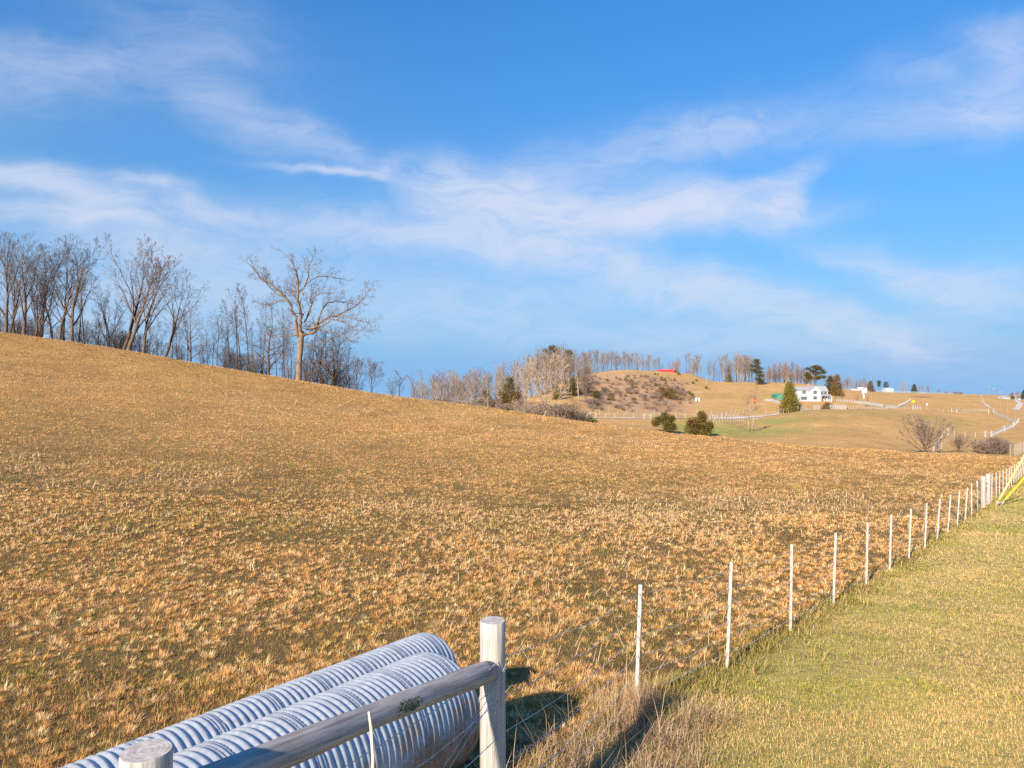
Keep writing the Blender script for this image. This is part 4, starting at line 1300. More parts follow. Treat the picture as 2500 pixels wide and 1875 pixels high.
ever('fir_dark', 2500, 972, 952, 'dark evergreen at the right edge by the far houses', 'tree', None, 'evergreen_tree', Y=800)
ever('bush_brown', 2017, 1004, 981, 'upright rusty bush at the left end of the grey rail fence', 'bush', None, 'cedar_bush', Y=257, widen=0.8)
ever('bush_brown', 2022, 999, 982, 'spreading rusty bush behind the grey rail fence', 'bush', None, 'cedar_bush', Y=275, widen=1.6)
ever('bush_brown', 2038, 999, 992, 'tiny rusty bush right of the spreading one', 'bush', None, 'cedar_bush', Y=270)
ever('bush_brown', 2068, 1004, 995, 'small rusty bush at the right end of the grey rail fence', 'bush', None, 'cedar_bush', Y=255)
for (px, top, lab) in ((2040, 962, 'reddish bare bush at the right end of the farmhouse'), (2056, 961, 'bare fruit tree right of the farmhouse'), (2095, 963, 'bare fruit tree left of the pole with the blue box'), (2117, 965, 'bare fruit tree right of the pole with the blue box')):
    p = at(px, 400); plant('far_purple', 'bare_tree', p, px_height(p, top), lab, 'tree', None, px, widen=1.3)

# scattered young cedars and thickets on the brushy hillside
HC = [(1416, 960), (1430, 955), (1436, 966), (1441, 964), (1450, 968), (1456, 972), (1470, 984), (1492, 977), (1549, 984), (1612, 975), (1484, 931), (1528, 929), (1542, 936), (1543, 949), (1600, 942), (1615, 928), (1625, 942), (1647, 930), (1657, 915), (1692, 937), (1580, 953), (1603, 961), (1690, 970), (1683, 963), (1725, 950), (1527, 968), (1565, 920), (1599, 915), (1606, 916), (1623, 930), (1667, 954), (1700, 931)]
for i, (px, py) in enumerate(HC):
    p = hit(px, py, 240)
    plant(rr.choice(['bush_green', 'bush_green', 'bush_brown']), 'cedar_bush', p, rr.uniform(1.2, 2.6) * (1.5 if py > 960 and px < 1500 else 1), 'small dark cedar dotted over the brushy hillside', 'bush', 'young cedars on the hillside', rr.uniform(0, 6.28))
ever('bush_brown', 1635, 957, 945, 'largest rusty shrub on the brushy hillside', 'bush', None, 'shrub', Y=375, widen=1.5)
ever('bush_brown', 1617, 954, 944, 'rusty shrub left of the largest one on the hillside', 'bush', None, 'shrub', Y=380, widen=1.2)
TH = [(1645, 958), (1660, 964), (1670, 967), (1652, 950), (1600, 972), (1575, 975), (1460, 997), (1445, 996), (1515, 967), (1590, 935), (1597, 931), (1532, 960), (1610, 980), (1440, 988), (1553, 962), (1630, 966)]
for i, (px, py) in enumerate(TH):
    p = hit(px, py, 240)
    plant('far_brush', 'bush', p, rr.uniform(2.2, 4.2), 'purplish leafless thicket on the brushy hillside', 'bush', 'thickets on the hillside', rr.uniform(0, 6.28), widen=1.5)
for k in range(170):
    px = rr.uniform(1425, 1690); py = rr.uniform(918, 1006)
    p = hit(px, py, 250)
    if p.y < 480:
        plant('far_brush_tan', 'bush', p, rr.uniform(0.9, 2.0), 'low tan brush on the rough hillside', 'bush', 'low brush on the hillside', rr.uniform(0, 6.28), widen=1.9)

# ------------------------------------------------------------------ foreground: brace, pipes, fences
def wood_mat(name, c1, c2, axis_stretch=(14, 14, 0.8)):
    m, t, b = mat_base(name)
    co = N(t, 'ShaderNodeTexCoord'); mp = N(t, 'ShaderNodeMapping'); mp.inputs['Scale'].default_value = axis_stretch
    t.links.new(co.outputs['Object'], mp.inputs['Vector'])
    nz = N(t, 'ShaderNodeTexNoise', inp={'Scale': 3.5, 'Detail': 7.0, 'Roughness': 0.62})
    t.links.new(mp.outputs[0], nz.inputs['Vector'])
    n2 = N(t, 'ShaderNodeTexNoise', inp={'Scale': 2.2, 'Detail': 4.0})
    t.links.new(co.outputs['Object'], n2.inputs['Vector'])
    f = math_node(t, 'ADD', math_node(t, 'MULTIPLY', nz.outputs['Fac'], 0.75), math_node(t, 'MULTIPLY', n2.outputs['Fac'], 0.3))
    mp2 = N(t, 'ShaderNodeMapping'); mp2.inputs['Scale'].default_value = (34, 34, 1.1)
    t.links.new(co.outputs['Object'], mp2.inputs['Vector'])
    n5 = N(t, 'ShaderNodeTexNoise', inp={'Scale': 1.5, 'Detail': 3.0, 'Roughness': 0.5})
    t.links.new(mp2.outputs[0], n5.inputs['Vector'])
    crk = math_node(t, 'MULTIPLY', math_node(t, 'SUBTRACT', 0.40, n5.outputs['Fac']), 9.0, clamp=True)
    f = math_node(t, 'SUBTRACT', f, math_node(t, 'MULTIPLY', crk, 0.22))
    rp = N(t, 'ShaderNodeValToRGB')
    rp.color_ramp.elements[0].position = 0.36; rp.color_ramp.elements[0].color = (*c1, 1)
    rp.color_ramp.elements[1].position = 0.62; rp.color_ramp.elements[1].color = (*c2, 1)
    t.links.new(f, rp.inputs['Fac']); t.links.new(rp.outputs[0], b.inputs['Base Color'])
    b.inputs['Roughness'].default_value = 0.85; b.inputs['Specular IOR Level'].default_value = 0.25
    bp = N(t, 'ShaderNodeBump', inp={'Strength': 0.45, 'Distance': 0.012})
    t.links.new(nz.outputs['Fac'], bp.inputs['Height']); t.links.new(bp.outputs[0], b.inputs['Normal'])
    return m


M_post = wood_mat('weathered_post_wood', (0.26, 0.235, 0.22), (0.46, 0.43, 0.40))
M_rail = wood_mat('weathered_rail_wood', (0.20, 0.175, 0.165), (0.42, 0.38, 0.36))
# end grain with rings
m, t, b = mat_base('post_end_grain')
co = N(t, 'ShaderNodeTexCoord')
wv = N(t, 'ShaderNodeTexWave', wave_type='RINGS', rings_direction='Z', inp={'Scale': 17.0, 'Distortion': 5.0, 'Detail': 4.0, 'Detail Scale': 1.2})
t.links.new(co.outputs['Object'], wv.inputs['Vector'])
nz = N(t, 'ShaderNodeTexNoise', inp={'Scale': 30.0, 'Detail': 5.0})
t.links.new(co.outputs['Object'], nz.inputs['Vector'])
f = math_node(t, 'ADD', math_node(t, 'MULTIPLY', wv.outputs['Fac'], 0.16), math_node(t, 'MULTIPLY', nz.outputs['Fac'], 0.84))
rp = N(t, 'ShaderNodeValToRGB')
rp.color_ramp.elements[0].position = 0.25; rp.color_ramp.elements[0].color = (0.27, 0.235, 0.21, 1)
rp.color_ramp.elements[1].position = 0.7; rp.color_ramp.elements[1].color = (0.52, 0.48, 0.45, 1)
t.links.new(f, rp.inputs['Fac']); t.links.new(rp.outputs[0], b.inputs['Base Color']); b.inputs['Roughness'].default_value = 0.9
M_end = m
M_lichen = noise_mat('lichen', (0.05, 0.06, 0.04), (0.13, 0.14, 0.10), 60, 0.95)
M_wire = noise_mat('galvanised_wire', (0.34, 0.33, 0.32), (0.58, 0.57, 0.56), 30, 0.6)
M_steel = noise_mat('pale_painted_steel', (0.32, 0.32, 0.315), (0.47, 0.47, 0.46), 9, 0.5, spec=0.4)
M_steel_g = noise_mat('bare_steel_greenish', (0.16, 0.19, 0.14), (0.34, 0.36, 0.30), 14, 0.6)
M_white = noise_mat('white_paint', (0.30, 0.31, 0.32), (0.39, 0.40, 0.41), 2, 0.6)
M_grey = noise_mat('grey_wood', (0.23, 0.23, 0.25), (0.40, 0.40, 0.42), 3, 0.85)


def post_mesh(r, h, seed, sides=22, rings=15):
    """a round post with slightly uneven sides and a chamfered top; top face left for the end grain"""
    rng = random.Random(seed)
    mb = MB()
    ph = [rng.uniform(0, 6.28) for _ in range(4)]
    zs = [-0.4] + [h * i / (rings - 1) for i in range(rings - 1)] + [h - 0.006, h]
    for i, z in enumerate(zs):
        s = 1.0 if i < len(zs) - 1 else 0.965
        for k in range(sides):
            a = 2 * math.pi * k / sides
            q = 1 + 0.018 * math.sin(2 * a + ph[0] + z) + 0.014 * math.sin(3 * a + ph[1] - 2 * z) + 0.010 * math.sin(5 * a + ph[2])
            mb.v.append((r * q * s * math.cos(a), r * q * s * math.sin(a), z))
    for i in range(len(zs) - 1):
        for k in range(sides):
            k2 = (k + 1) % sides
            mb.f.append((i * sides + k, i * sides + k2, (i + 1) * sides + k2, (i + 1) * sides + k))
    cap = MB()
    b0 = (len(zs) - 1) * sides
    cap.v = list(mb.v[b0:b0 + sides])
    cap.f = [tuple(range(sides))]
    return mb, cap


br = empty('fence_brace', (A_POST.x, A_POST.y, gz(A_POST.x, A_POST.y)), 'weathered grey timber brace of two round posts and a rail before the pipes', 'fence brace')
bo = br.location
for i, (P_, ztop) in enumerate(((A_POST, -1.283), (B_POST, -1.568))):
    g = gz(P_.x, P_.y)
    mb, cap = post_mesh(0.0855, ztop - g, 40 + i)
    po = mb.build('post', M_post, br, True)
    po.location = (P_.x - bo.x, P_.y - bo.y, g - bo.z)
    for pl in po.data.polygons: pass
    co_ = cap.build('post_top', M_end, po)
    if i == 0:
        crack = MB()
        crack.tube([(-0.03, -0.02, ztop - g + 0.001), (0.0, 0.0, ztop - g + 0.002), (0.02, 0.035, ztop - g + 0.001)], 0.0022, 4)
# rail: from behind the near post to the far post, its butt end showing against the far post
ra = Vector((A_POST.x, A_POST.y, -1.495)); rb = Vector((B_POST.x, B_POST.y, -1.875))
off = Vector((0.0, -0.05, 0))
rl = MB(); rng = random.Random(6)
r0 = ra - (rb - ra) * 0.0
pts, rad = [], []
for i in range(25):
    u = i / 24
    q = r0.lerp(rb + (rb - ra).normalized() * -0.03 + off, u)
    q += Vector((0, 0, 0.012 * math.sin(u * 3.1)))
    pts.append(q - bo); rad.append(0.066 + 0.004 * math.sin(u * 7 + 1) + 0.002 * math.sin(u * 23))
rad[-1] *= 0.9
rl.tube(pts, rad, 20)
rmesh = rl.mesh('rail', True)
# align the rail's local z with its length so that the grain runs along it
rd = (pts[-1] - pts[0]).normalized()
Mq = rd.to_track_quat('Z', 'Y').to_matrix().to_4x4()
Mt = Matrix.Translation(pts[0]) @ Mq
rmesh.transform(Mt.inverted())
ro = link('rail', rmesh, M_rail, br)
ro.matrix_local = Mt
for pl in rmesh.polygons:
    if len(pl.vertices) > 4: pl.use_smooth = False
lich = MB(); rng = random.Random(2)
# lichen patch on the side of the rail towards the camera
cu = 0.0
for k in range(70):
    u = 0.60 + rng.gauss(0, 0.016); ang = rng.gauss(0.0, 0.22)
    c = pts[0].lerp(pts[-1], u)
    side = Vector((0.80, -0.42, 0.42)).normalized()
    side = (side - rd * side.dot(rd)).normalized()
    up2 = rd.cross(side).normalized()
    n_ = (side * math.cos(ang) + up2 * math.sin(ang)).normalized()
    e = c + n_ * 0.069
    s_ = rng.uniform(0.006, 0.014)
    t1 = rd * s_; t2 = n_.cross(rd).normalized() * s_
    lich.poly([e - t1 - t2, e + t1 - t2 * rng.uniform(0.5, 1), e + t1 * rng.uniform(.6, 1.2) + t2, e - t1 + t2, e + n_ * 0.004], [(0, 1, 4), (1, 2, 4), (2, 3, 4), (3, 0, 4)])
li = lich.build('lichen_patch', M_lichen, br)
# wire twisted round the far post and the diagonal brace wires
wr = MB()
for k, (zz, tilt) in enumerate(((-0.36, 0.05), (-0.40, 0.12))):
    pp = []
    for i in range(25):
        a = 2 * math.pi * i / 24
        pp.append((B_POST.x - bo.x + 0.092 * math.cos(a), B_POST.y - bo.y + 0.092 * math.sin(a), -1.568 - bo.z + zz + tilt * math.cos(a)))
    wr.tube(pp, 0.0021, 5)
wr.build('wire_wrap', M_wire, br)
dg = MB()
ga = gz(A_POST.x, A_POST.y); gb_ = gz(B_POST.x, B_POST.y)
for (z1, z2) in ((-1.98, ga + 0.12), (-1.93, ga + 0.2)):
    a_ = Vector((B_POST.x + 0.05, B_POST.y - 0.09, z1)); c_ = Vector((A_POST.x + 0.08, A_POST.y + 0.05, z2))
    dg.tube([a_ - bo, a_.lerp(c_, 0.5) - bo + Vector((0, 0, -0.015)), c_ - bo], 0.0022, 5)
dg.build('brace_wire', M_wire, br)

# ---- corrugated culvert pipes
m, t, b = mat_base('galvanised_corrugated_steel')
co = N(t, 'ShaderNodeTexCoord'); sp = N(t, 'ShaderNodeSeparateXYZ')
t.links.new(co.outputs['Object'], sp.inputs[0])
nz = N(t, 'ShaderNodeTexNoise', inp={'Scale': 3.0, 'Detail': 8.0, 'Roughness': 0.7})
t.links.new(co.outputs['Object'], nz.inputs['Vector'])
n3 = N(t, 'ShaderNodeTexNoise', inp={'Scale': 22.0, 'Detail': 3.0, 'Roughness': 0.5})
t.links.new(co.outputs['Object'], n3.inputs['Vector'])
ramp = N(t, 'ShaderNodeValToRGB')
ramp.color_ramp.elements[0].position = 0.3; ramp.color_ramp.elements[0].color = (0.29, 0.32, 0.36, 1)
ramp.color_ramp.elements[1].position = 0.7; ramp.color_ramp.elements[1].color = (0.42, 0.455, 0.50, 1)
t.links.new(n3.outputs['Fac'], ramp.inputs['Fac'])
# mud and rust splashed on the lower flank: noise against height on the pipe
low = math_node(t, 'MULTIPLY', math_node(t, 'ADD', sp.outputs[2], -0.02), -2.1)
dm = math_node(t, 'ADD', math_node(t, 'MULTIPLY', nz.outputs['Fac'], 2.6), low)
dm = math_node(t, 'MULTIPLY', math_node(t, 'MINIMUM', math_node(t, 'SUBTRACT', dm, 0.86), 0.36), 2.4, clamp=True)
mud = N(t, 'ShaderNodeValToRGB')
mud.color_ramp.elements[0].color = (0.16, 0.085, 0.045, 1); mud.color_ramp.elements[1].color = (0.36, 0.25, 0.17, 1)
mud.color_ramp.elements[0].position = 0.35; mud.color_ramp.elements[1].position = 0.65
n4 = N(t, 'ShaderNodeTexNoise', inp={'Scale': 12.0, 'Detail': 5.0})
t.links.new(co.outputs['Object'], n4.inputs['Vector']); t.links.new(n4.outputs['Fac'], mud.inputs['Fac'])
mx = N(t, 'ShaderNodeMix', data_type='RGBA')
t.links.new(dm, mx.inputs[0]); t.links.new(ramp.outputs[0], mx.inputs[6]); t.links.new(mud.outputs[0], mx.inputs[7])
t.links.new(mx.outputs[2], b.inputs['Base Color'])
met = math_node(t, 'MULTIPLY', math_node(t, 'SUBTRACT', 1.0, dm), 0.2)
t.links.new(met, b.inputs['Metallic'])
b.inputs['Roughness'].default_value = 0.48
M_pipe = m

PITCH, AMP = 0.068, 0.0070


def pipe(p3, q3, PIPE_R, label):
    """spiral corrugated steel pipe lying on the ground with its axis from p3 to q3"""
    L = (q3 - p3).length
    nl, na_ = int(L / PITCH * 10), 84
    s = np.linspace(0, L, nl); a = np.linspace(0, 2 * np.pi, na_, endpoint=False)
    S_, A_ = np.meshgrid(s, a, indexing='ij')
    starts = 8
    ph = S_ / PITCH - starts * A_ / (2 * np.pi)
    k = np.mod(ph, starts)
    w = AMP * np.cos(2 * np.pi * ph)
    seam = np.clip(1 - np.abs(k - 3.0) / 0.5, 0, 1)
    w = np.where(np.abs(k - 3.0) < 0.5, AMP * (0.1 + 0.6 * np.cos(2 * np.pi * (k - 3.0) * 2)), w)
    R_ = PIPE_R - AMP + w
    rim = np.clip(1 - np.minimum(S_, L - S_) / 0.05, 0, 1)
    R_ = R_ * (1 - rim) + (PIPE_R - 0.002) * rim
    # local axes: x across, z up, y along
    V = np.stack([R_ * np.cos(A_), S_ - L / 2, R_ * np.sin(A_)], -1).reshape(-1, 3)
    idx = np.arange(nl * na_).reshape(nl, na_)
    nx = np.roll(idx, -1, axis=1)
    qd = np.stack([idx[:-1], idx[1:], nx[1:], nx[:-1]], -1).reshape(-1, 4)
    Vi = np.stack([(R_ - 0.006) * np.cos(A_), S_ - L / 2, (R_ - 0.006) * np.sin(A_)], -1).reshape(-1, 3)
    qi = qd[:, ::-1] + len(V)
    e0 = np.stack([idx[0], nx[0], nx[0] + len(V), idx[0] + len(V)], -1)
    e1 = np.stack([idx[-1] + len(V), nx[-1] + len(V), nx[-1], idx[-1]], -1)
    me = np_mesh('culvert_pipe', np.concatenate([V, Vi]), quads=np.concatenate([qd, qi, e0, e1]), smooth=True)
    o = link('culvert_pipe', me, M_pipe)
    d = (q3 - p3).normalized()
    o.matrix_world = Matrix.Translation((p3 + q3) / 2) @ d.to_track_quat('Y', 'Z').to_matrix().to_4x4()
    return tag(o, label, 'pipe', 'culvert pipes lying by the fence')


pipe(*PIPES[0], 'large corrugated steel culvert pipe with muddy flank right behind the timber rail')
pipe(*PIPES[1], 'smaller cleaner corrugated steel culvert pipe lying farther back in the grass')

# ---- steel post and barbed wire fence
TP = [(1565, 1425, 1553, 1735), (1786, 1370, 1775, 1630), (1933, 1328, 1930, 1550), (2040, 1300, 2035, 1483), (2118, 1276, 2115, 1422), (2176, 1256, 2172, 1388),
      (2224, 1242, 2219, 1356), (2262, 1228, 2258, 1335), (2294, 1217, 2288, 1317), (2320, 1207, 2314, 1300), (2342, 1197, 2337, 1285), (2361, 1190, 2356, 1271), (2372, 1181, 2372, 1259), (2386, 1174, 2387, 1249),
      (2422, 1158, 2421, 1222), (2432, 1154, 2432, 1216), (2441, 1150, 2440, 1209), (2449, 1148, 2449, 1202), (2457, 1144, 2457, 1195), (2464, 1141, 2463.5, 1190), (2470, 1139, 2469, 1184), (2476.5, 1135, 2475, 1180),
      (2481, 1132, 2480.5, 1176), (2486, 1128, 2485.6, 1170), (2491, 1126, 2490, 1167), (2496, 1124, 2494, 1162), (2500, 1122, 2498.6, 1157), (2504, 1120, 2503, 1153), (2508, 1118, 2507, 1149)]


def t_post(h):
    """T-section studded steel post"""
    mb = MB()
    mb.box((0, 0, h / 2 - 0.1), (0.042, 0.008, h + 0.2))
    mb.box((0, 0.0215, h / 2 - 0.1), (0.007, 0.035, h + 0.2))
    z = 0.12
    while z < h - 0.05:
        mb.box((0, -0.0055, z), (0.010, 0.004, 0.014)); z += 0.06
    return mb


f0 = fence_x(0)
TPOS = []
for (tx, ty_, bx, by_) in TP:
    u = (bx - 1250) / F
    Y = (FENCE_X0 - FENCE_M * FENCE_Y0) / (u - FENCE_M)
    base = Vector((u * Y, Y, gz(u * Y, Y)))
    ztop = -(ty_ - 937.5) / F * Y
    TPOS.append((base, ztop - base.z, ((tx - 1250) / F - u) * Y))
fen = empty('wire_fence', TPOS[0][0], 'barbed wire fence on pale steel T posts running down to the right', 'fence')
fo = fen.location
ang_f = math.atan2(FENCE_M, 1.0)
for i, (bpos, h, dx) in enumerate(TPOS):
    mb = t_post(h)
    o = mb.build('post', M_steel if i != 13 else M_steel_g, fen)
    o.location = bpos - fo
    o.rotation_euler = (0, math.atan2(dx, h), -ang_f)
    if i == 13:
        o['label'] = 'greenish unpainted steel post with white tip'
        tipm = MB().box((0, 0.004, h - 0.13), (0.052, 0.05, 0.27)); tipm.build('white_tip', M_steel, o)
HS = [0.20, 0.41, 0.61, 0.82, 1.04, 1.28]
rng = random.Random(8)
for k, hh in enumerate(HS):
    pts = [Vector((B_POST.x + 0.07, B_POST.y - 0.02, gz(B_POST.x, B_POST.y) + hh * 1.08))]
    pts = [Vector((A_POST.x + 0.09, A_POST.y - 0.03, gz(A_POST.x, A_POST.y) + hh * 1.02))] + pts
    for (bpos, h, dx) in TPOS[:22]:
        pts.append(bpos + Vector((dx * hh / h, -0.008, hh * h / 1.38)))
    P2 = [pts[0]]
    for i in range(len(pts) - 1):
        nseg = 6 if i < 6 else 2
        for j in range(1, nseg + 1):
            u = j / nseg
            q = pts[i].lerp(pts[i + 1], u)
            q.z -= 0.05 * rng.uniform(0.4, 1.2) * 4 * u * (1 - u)
            P2.append(q)
    w = MB()
    w.tube([q - fo for q in P2], 0.0026, 5, cap=False)
    run = 0.0
    for i in range(len(P2) - 1):
        seg = (P2[i + 1] - P2[i]); L = seg.length
        if P2[i].y > 14: break
        n_ = max(1, int(L / 0.12))
        for j in range(n_):
            c = P2[i] + seg * ((j + 0.5) / n_)
            d = rvec(rng).normalized() * 0.016
            w.tube([c - d - fo, c + d - fo], 0.0017, 3, cap=False)
    w.build('barbed_wire', M_wire, fen)

# the pair of wooden posts farther down the fence
u1, u2 = (2400.5 - 1250) / F, (2412.5 - 1250) / F
def on_fence(u): 
    Y = (FENCE_X0 - FENCE_M * FENCE_Y0) / (u - FENCE_M)
    return Vector((u * Y, Y, gz(u * Y, Y)))
pa, pb = on_fence(u1), on_fence(u2)
fb = empty('fence_brace', pa, 'pair of thick pale wooden posts set in the steel post fence', 'fence brace')
for i, (P_, top) in enumerate(((pa, 1163), (pb, 1157))):
    h = -(top - 937.5) / F * P_.y - P_.z
    mb, cap = post_mesh(0.105, h, 50 + i, 16, 6)
    po = mb.build('post', M_post, fb, True); po.location = P_ - pa
    cap.build('post_top', M_end, po)
MB().tube([(Vector((0.1, -0.02, 1.0))), (pb - pa + Vector((-0.1, 0.0, 1.02)))], 0.05, 10).build('rail', M_rail, fb)

# yellow sleeves on the guy wires of the roadside pole
M_yel = noise_mat('yellow_plastic', (0.72, 0.42, 0.006), (0.80, 0.48, 0.01), 4, 0.4, spec=0.5)
M_yel2 = noise_mat('faded_yellow_plastic', (0.66, 0.47, 0.15), (0.74, 0.55, 0.22), 4, 0.5)
M_pole = noise_mat('pole_wood', (0.20, 0.145, 0.10), (0.36, 0.28, 0.21), 4, 0.9, stretch=(6, 6, 0.5))
base_pole = None
for (bx, by_, tx, ty_, Yg, mat, lab) in ((2430, 1239, 2500, 1117, 33.5, M_yel2, 'faded pale yellow guy wire sleeve leaning beside the pair of wooden posts'), (2441.5, 1239, 2500, 1173, 34.0, M_yel, 'bright yellow guy wire sleeve slanting up from its ground anchor')):
    g = at(bx, Yg)
    slope = Vector(((tx - bx) / F * Yg, 0.0, (by_ - ty_) / F * Yg))
    d = slope.normalized()
    gw = empty('guy_wire', g, lab, 'guy wire', 'guy wires by the fence')
    s0 = 0.38
    MB().tube([d * 0.0 + Vector((0, 0, -0.05)), d * 0.45], 0.012, 6).build('anchor_rod', M_wire, gw)
    ey = MB(); c0 = d * 0.2
    ey.tube([c0 + Vector((0.05 * math.cos(a), 0, 0.05 * math.sin(a))) for a in np.linspace(0, 6.28, 13)], 0.014, 6, cap=False)
    ey.build('anchor_eye', M_steel, gw)
    MB().tube([d * s0, d * (s0 + 2.9)], 0.042, 12).build('sleeve', mat, gw)
    MB().tube([d * (s0 + 2.9), d * 9.5], 0.006, 5, cap=False).build('cable', M_wire, gw)

# a pale cut stalk standing before the rail
sp_ = Vector(((904 - 1250) / F * 2.95, 2.95, 0)); sp_.z = gz(sp_.x, sp_.y)
ztop = -(1738 - 937.5) / F * 2.95
st = MB()
hgt = ztop - sp_.z
st.tube([(-0.035, 0, -0.05), (-0.01, 0, hgt * 0.6), (0.012, 0, hgt * 0.88), (0.004, 0.0, hgt * 0.96), (-0.006, 0, hgt)], [0.006, 0.006, 0.007, 0.007, 0.005], 7)
M_stalk = noise_mat('dry_stalk', (0.50, 0.42, 0.33), (0.70, 0.62, 0.52), 8, 0.8)
so = st.build('dry_stalk', M_stalk); so.location = sp_
tag(so, 'pale dry stalk standing upright in front of the timber rail', 'plant stalk')

# ------------------------------------------------------------------ farmhouse
M_siding = noise_mat('white_siding', (0.44, 0.47, 0.52), (0.50, 0.53, 0.57), 0.8, 0.6)
M_roof = noise_mat('grey_shingle', (0.22, 0.24, 0.27), (0.33, 0.35, 0.38), 2.0, 0.85)
M_brick = noise_mat('brick_foundation', (0.40, 0.17, 0.10), (0.55, 0.28, 0.18), 5, 0.9)
M_glass = noise_mat('window_glass', (0.03, 0.04, 0.05), (0.07, 0.08, 0.10), 2, 0.15, spec=0.6)
M_shut = noise_mat('dark_shutter', (0.06, 0.07, 0.07), (0.11, 0.12, 0.12), 3, 0.7)
M_green = noise_mat('green_metal', (0.055, 0.20, 0.15), (0.09, 0.27, 0.20), 2, 0.55)
M_red = noise_mat('red_metal_roof', (0.62, 0.035, 0.02), (0.78, 0.07, 0.035), 1.5, 0.5)
M_rust = noise_mat('red_brown_boards', (0.30, 0.09, 0.05), (0.42, 0.15, 0.09), 3, 0.8)
M_blue = noise_mat('pale_blue_steel', (0.52, 0.66, 0.78), (0.66, 0.78, 0.86), 5, 0.5)


def gable_block(x0, x1, y0, y1, z0, ze, zr, axis):
    """walls with gable ends and a roof of two thick slopes; returns (walls, roof)"""
    w, r = MB(), MB()
    e, th = 0.35, 0.18
    if axis == 'y':      # ridge runs along y
        xm = (x0 + x1) / 2
        w.poly([(x0, y0, z0), (x1, y0, z0), (x1, y1, z0), (x0, y1, z0), (x0, y0, ze), (x1, y0, ze), (x1, y1, ze), (x0, y1, ze), (xm, y0, zr), (xm, y1, zr)],
               [(0, 1, 5, 8, 4), (2, 3, 7, 9, 6), (1, 2, 6, 5), (3, 0, 4, 7), (3, 2, 1, 0)])
        sl = (zr - ze) / (xm - x0)
        for (xe, sgn) in ((x0, -1), (x1, 1)):
            xo = xe + sgn * e; zo = ze - sl * e
            P = [(xo, y0 - e, zo), (xm, y0 - e, zr + 0.01), (xm, y1 + e, zr + 0.01), (xo, y1 + e, zo)]
            Q = [(a, b_, c + th) for a, b_, c in P]
            r.poly(P + Q, [(0, 1, 2, 3), (7, 6, 5, 4), (0, 4, 5, 1), (1, 5, 6, 2), (2, 6, 7, 3), (3, 7, 4, 0)])
    else:
        ym = (y0 + y1) / 2
        w.poly([(x0, y0, z0), (x1, y0, z0), (x1, y1, z0), (x0, y1, z0), (x0, y0, ze), (x1, y0, ze), (x1, y1, ze), (x0, y1, ze), (x0, ym, zr), (x1, ym, zr)],
               [(0, 1, 5, 4), (2, 3, 7, 6), (1, 2, 6, 9, 5), (3, 0, 4, 8, 7), (3, 2, 1, 0)])
        sl = (zr - ze) / (ym - y0)
        for (ye, sgn) in ((y0, -1), (y1, 1)):
            yo = ye + sgn * e; zo = ze - sl * e
            P = [(x0 - e, yo, zo), (x1 + e, yo, zo), (x1 + e, ym, zr + 0.01), (x0 - e, ym, zr + 0.01)]
            Q = [(a, b_, c + th) for a, b_, c in P]
            r.poly(P + Q, [(0, 1, 2, 3), (7, 6, 5, 4), (0, 4, 5, 1), (1, 5, 6, 2), (2, 6, 7, 3), (3, 7, 4, 0)])
    return w, r


def window(parent, x, y, z, w=0.9, h=1.7, shutters=True):
    """window in a wall that faces the camera: frame set 3 cm proud, pane and shutters"""
    fr = MB()
    for (bx_, bz_, bw, bh) in ((0, h / 2 + 0.05, w + 0.2, 0.1), (0, -h / 2 - 0.05, w + 0.2, 0.1), (-w / 2 - 0.05, 0, 0.1, h), (w / 2 + 0.05, 0, 0.1, h), (0, 0, w, 0.06)):
        fr.box((bx_, -0.04, bz_), (bw, 0.08, bh))
    wo = fr.build('window', M_white, parent); wo.location = (x, y, z)
    MB().box((0, -0.012, h / 4 + 0.015), (w, 0.016, h / 2 - 0.03)).box((0, -0.012, -h / 4 - 0.015), (w, 0.016, h / 2 - 0.03)).build('pane', M_glass, wo)
    if shutters:
        for s in (-1, 1):
            sh = MB().box((s * (w / 2 + 0.34), -0.03, 0), (0.42, 0.05, h + 0.1))
            sh.build('shutter', M_shut, wo)
    return wo


HY = 380.0
MS = 0.1085 / F * HY                       # metres per tracing unit of the house
hb_ = at(1988, HY)
hz0 = -(980.5 - 937.5) / F * HY
house = empty('farmhouse', (hb_.x, hb_.y, hz0), 'two storey white farmhouse with grey gabled roof behind the conical cedar', 'house')


def hx(zx): return (1880 + zx * 0.1085 - 1250) / F * HY - hb_.x
def hzz(zy): return -(880 + zy * 0.1085 - 937.5) / F * HY - hz0


xa, xb, xc, xd = hx(505), hx(890), hx(1150), hx(1345)
ze, zr, zf_ = hzz(672), hzz(572), hzz(918)
zw_r = hzz(600)
# the L of white walls
w1, r1 = gable_block(xa, xb + 0.3, 1.2, 8.2, zf_, hzz(668), zw_r, 'x')
w2, r2 = gable_block(xb, xc, 0.0, 9.5, zf_, ze, zr, 'y')
w3, r3 = gable_block(xc - 0.2, xd, 2.4, 9.0, zf_, hzz(690), hzz(588), 'x')
for nm, w in (('wall', w1), ('wall', w2), ('wall', w3)): w.build(nm, M_siding, house)
for r in (r1, r2, r3): r.build('roof', M_roof, house)
fd = MB()
fd.box(((xa + xb) / 2, 4.7, (zf_ - 1.6) / 2), (xb - xa - 0.05, 6.9, zf_ + 1.6 - 0.01)); fd.box(((xb + xc) / 2, 4.75, (zf_ - 1.6) / 2 - 0.004), (xc - xb - 0.06, 9.4, zf_ + 1.6 - 0.015)); fd.box(((xc + xd) / 2 + 0.1, 5.7, (zf_ - 1.6) / 2 - 0.008), (xd - xc - 0.1, 6.5, zf_ + 1.6 - 0.02))
fd.build('foundation', M_brick, house)
window(house, hx(785), 1.2, hzz(712)); window(house, hx(755), 1.2, hzz(850)); window(house, hx(815), 1.2, hzz(850)); window(house, hx(545), 1.2, hzz(765))
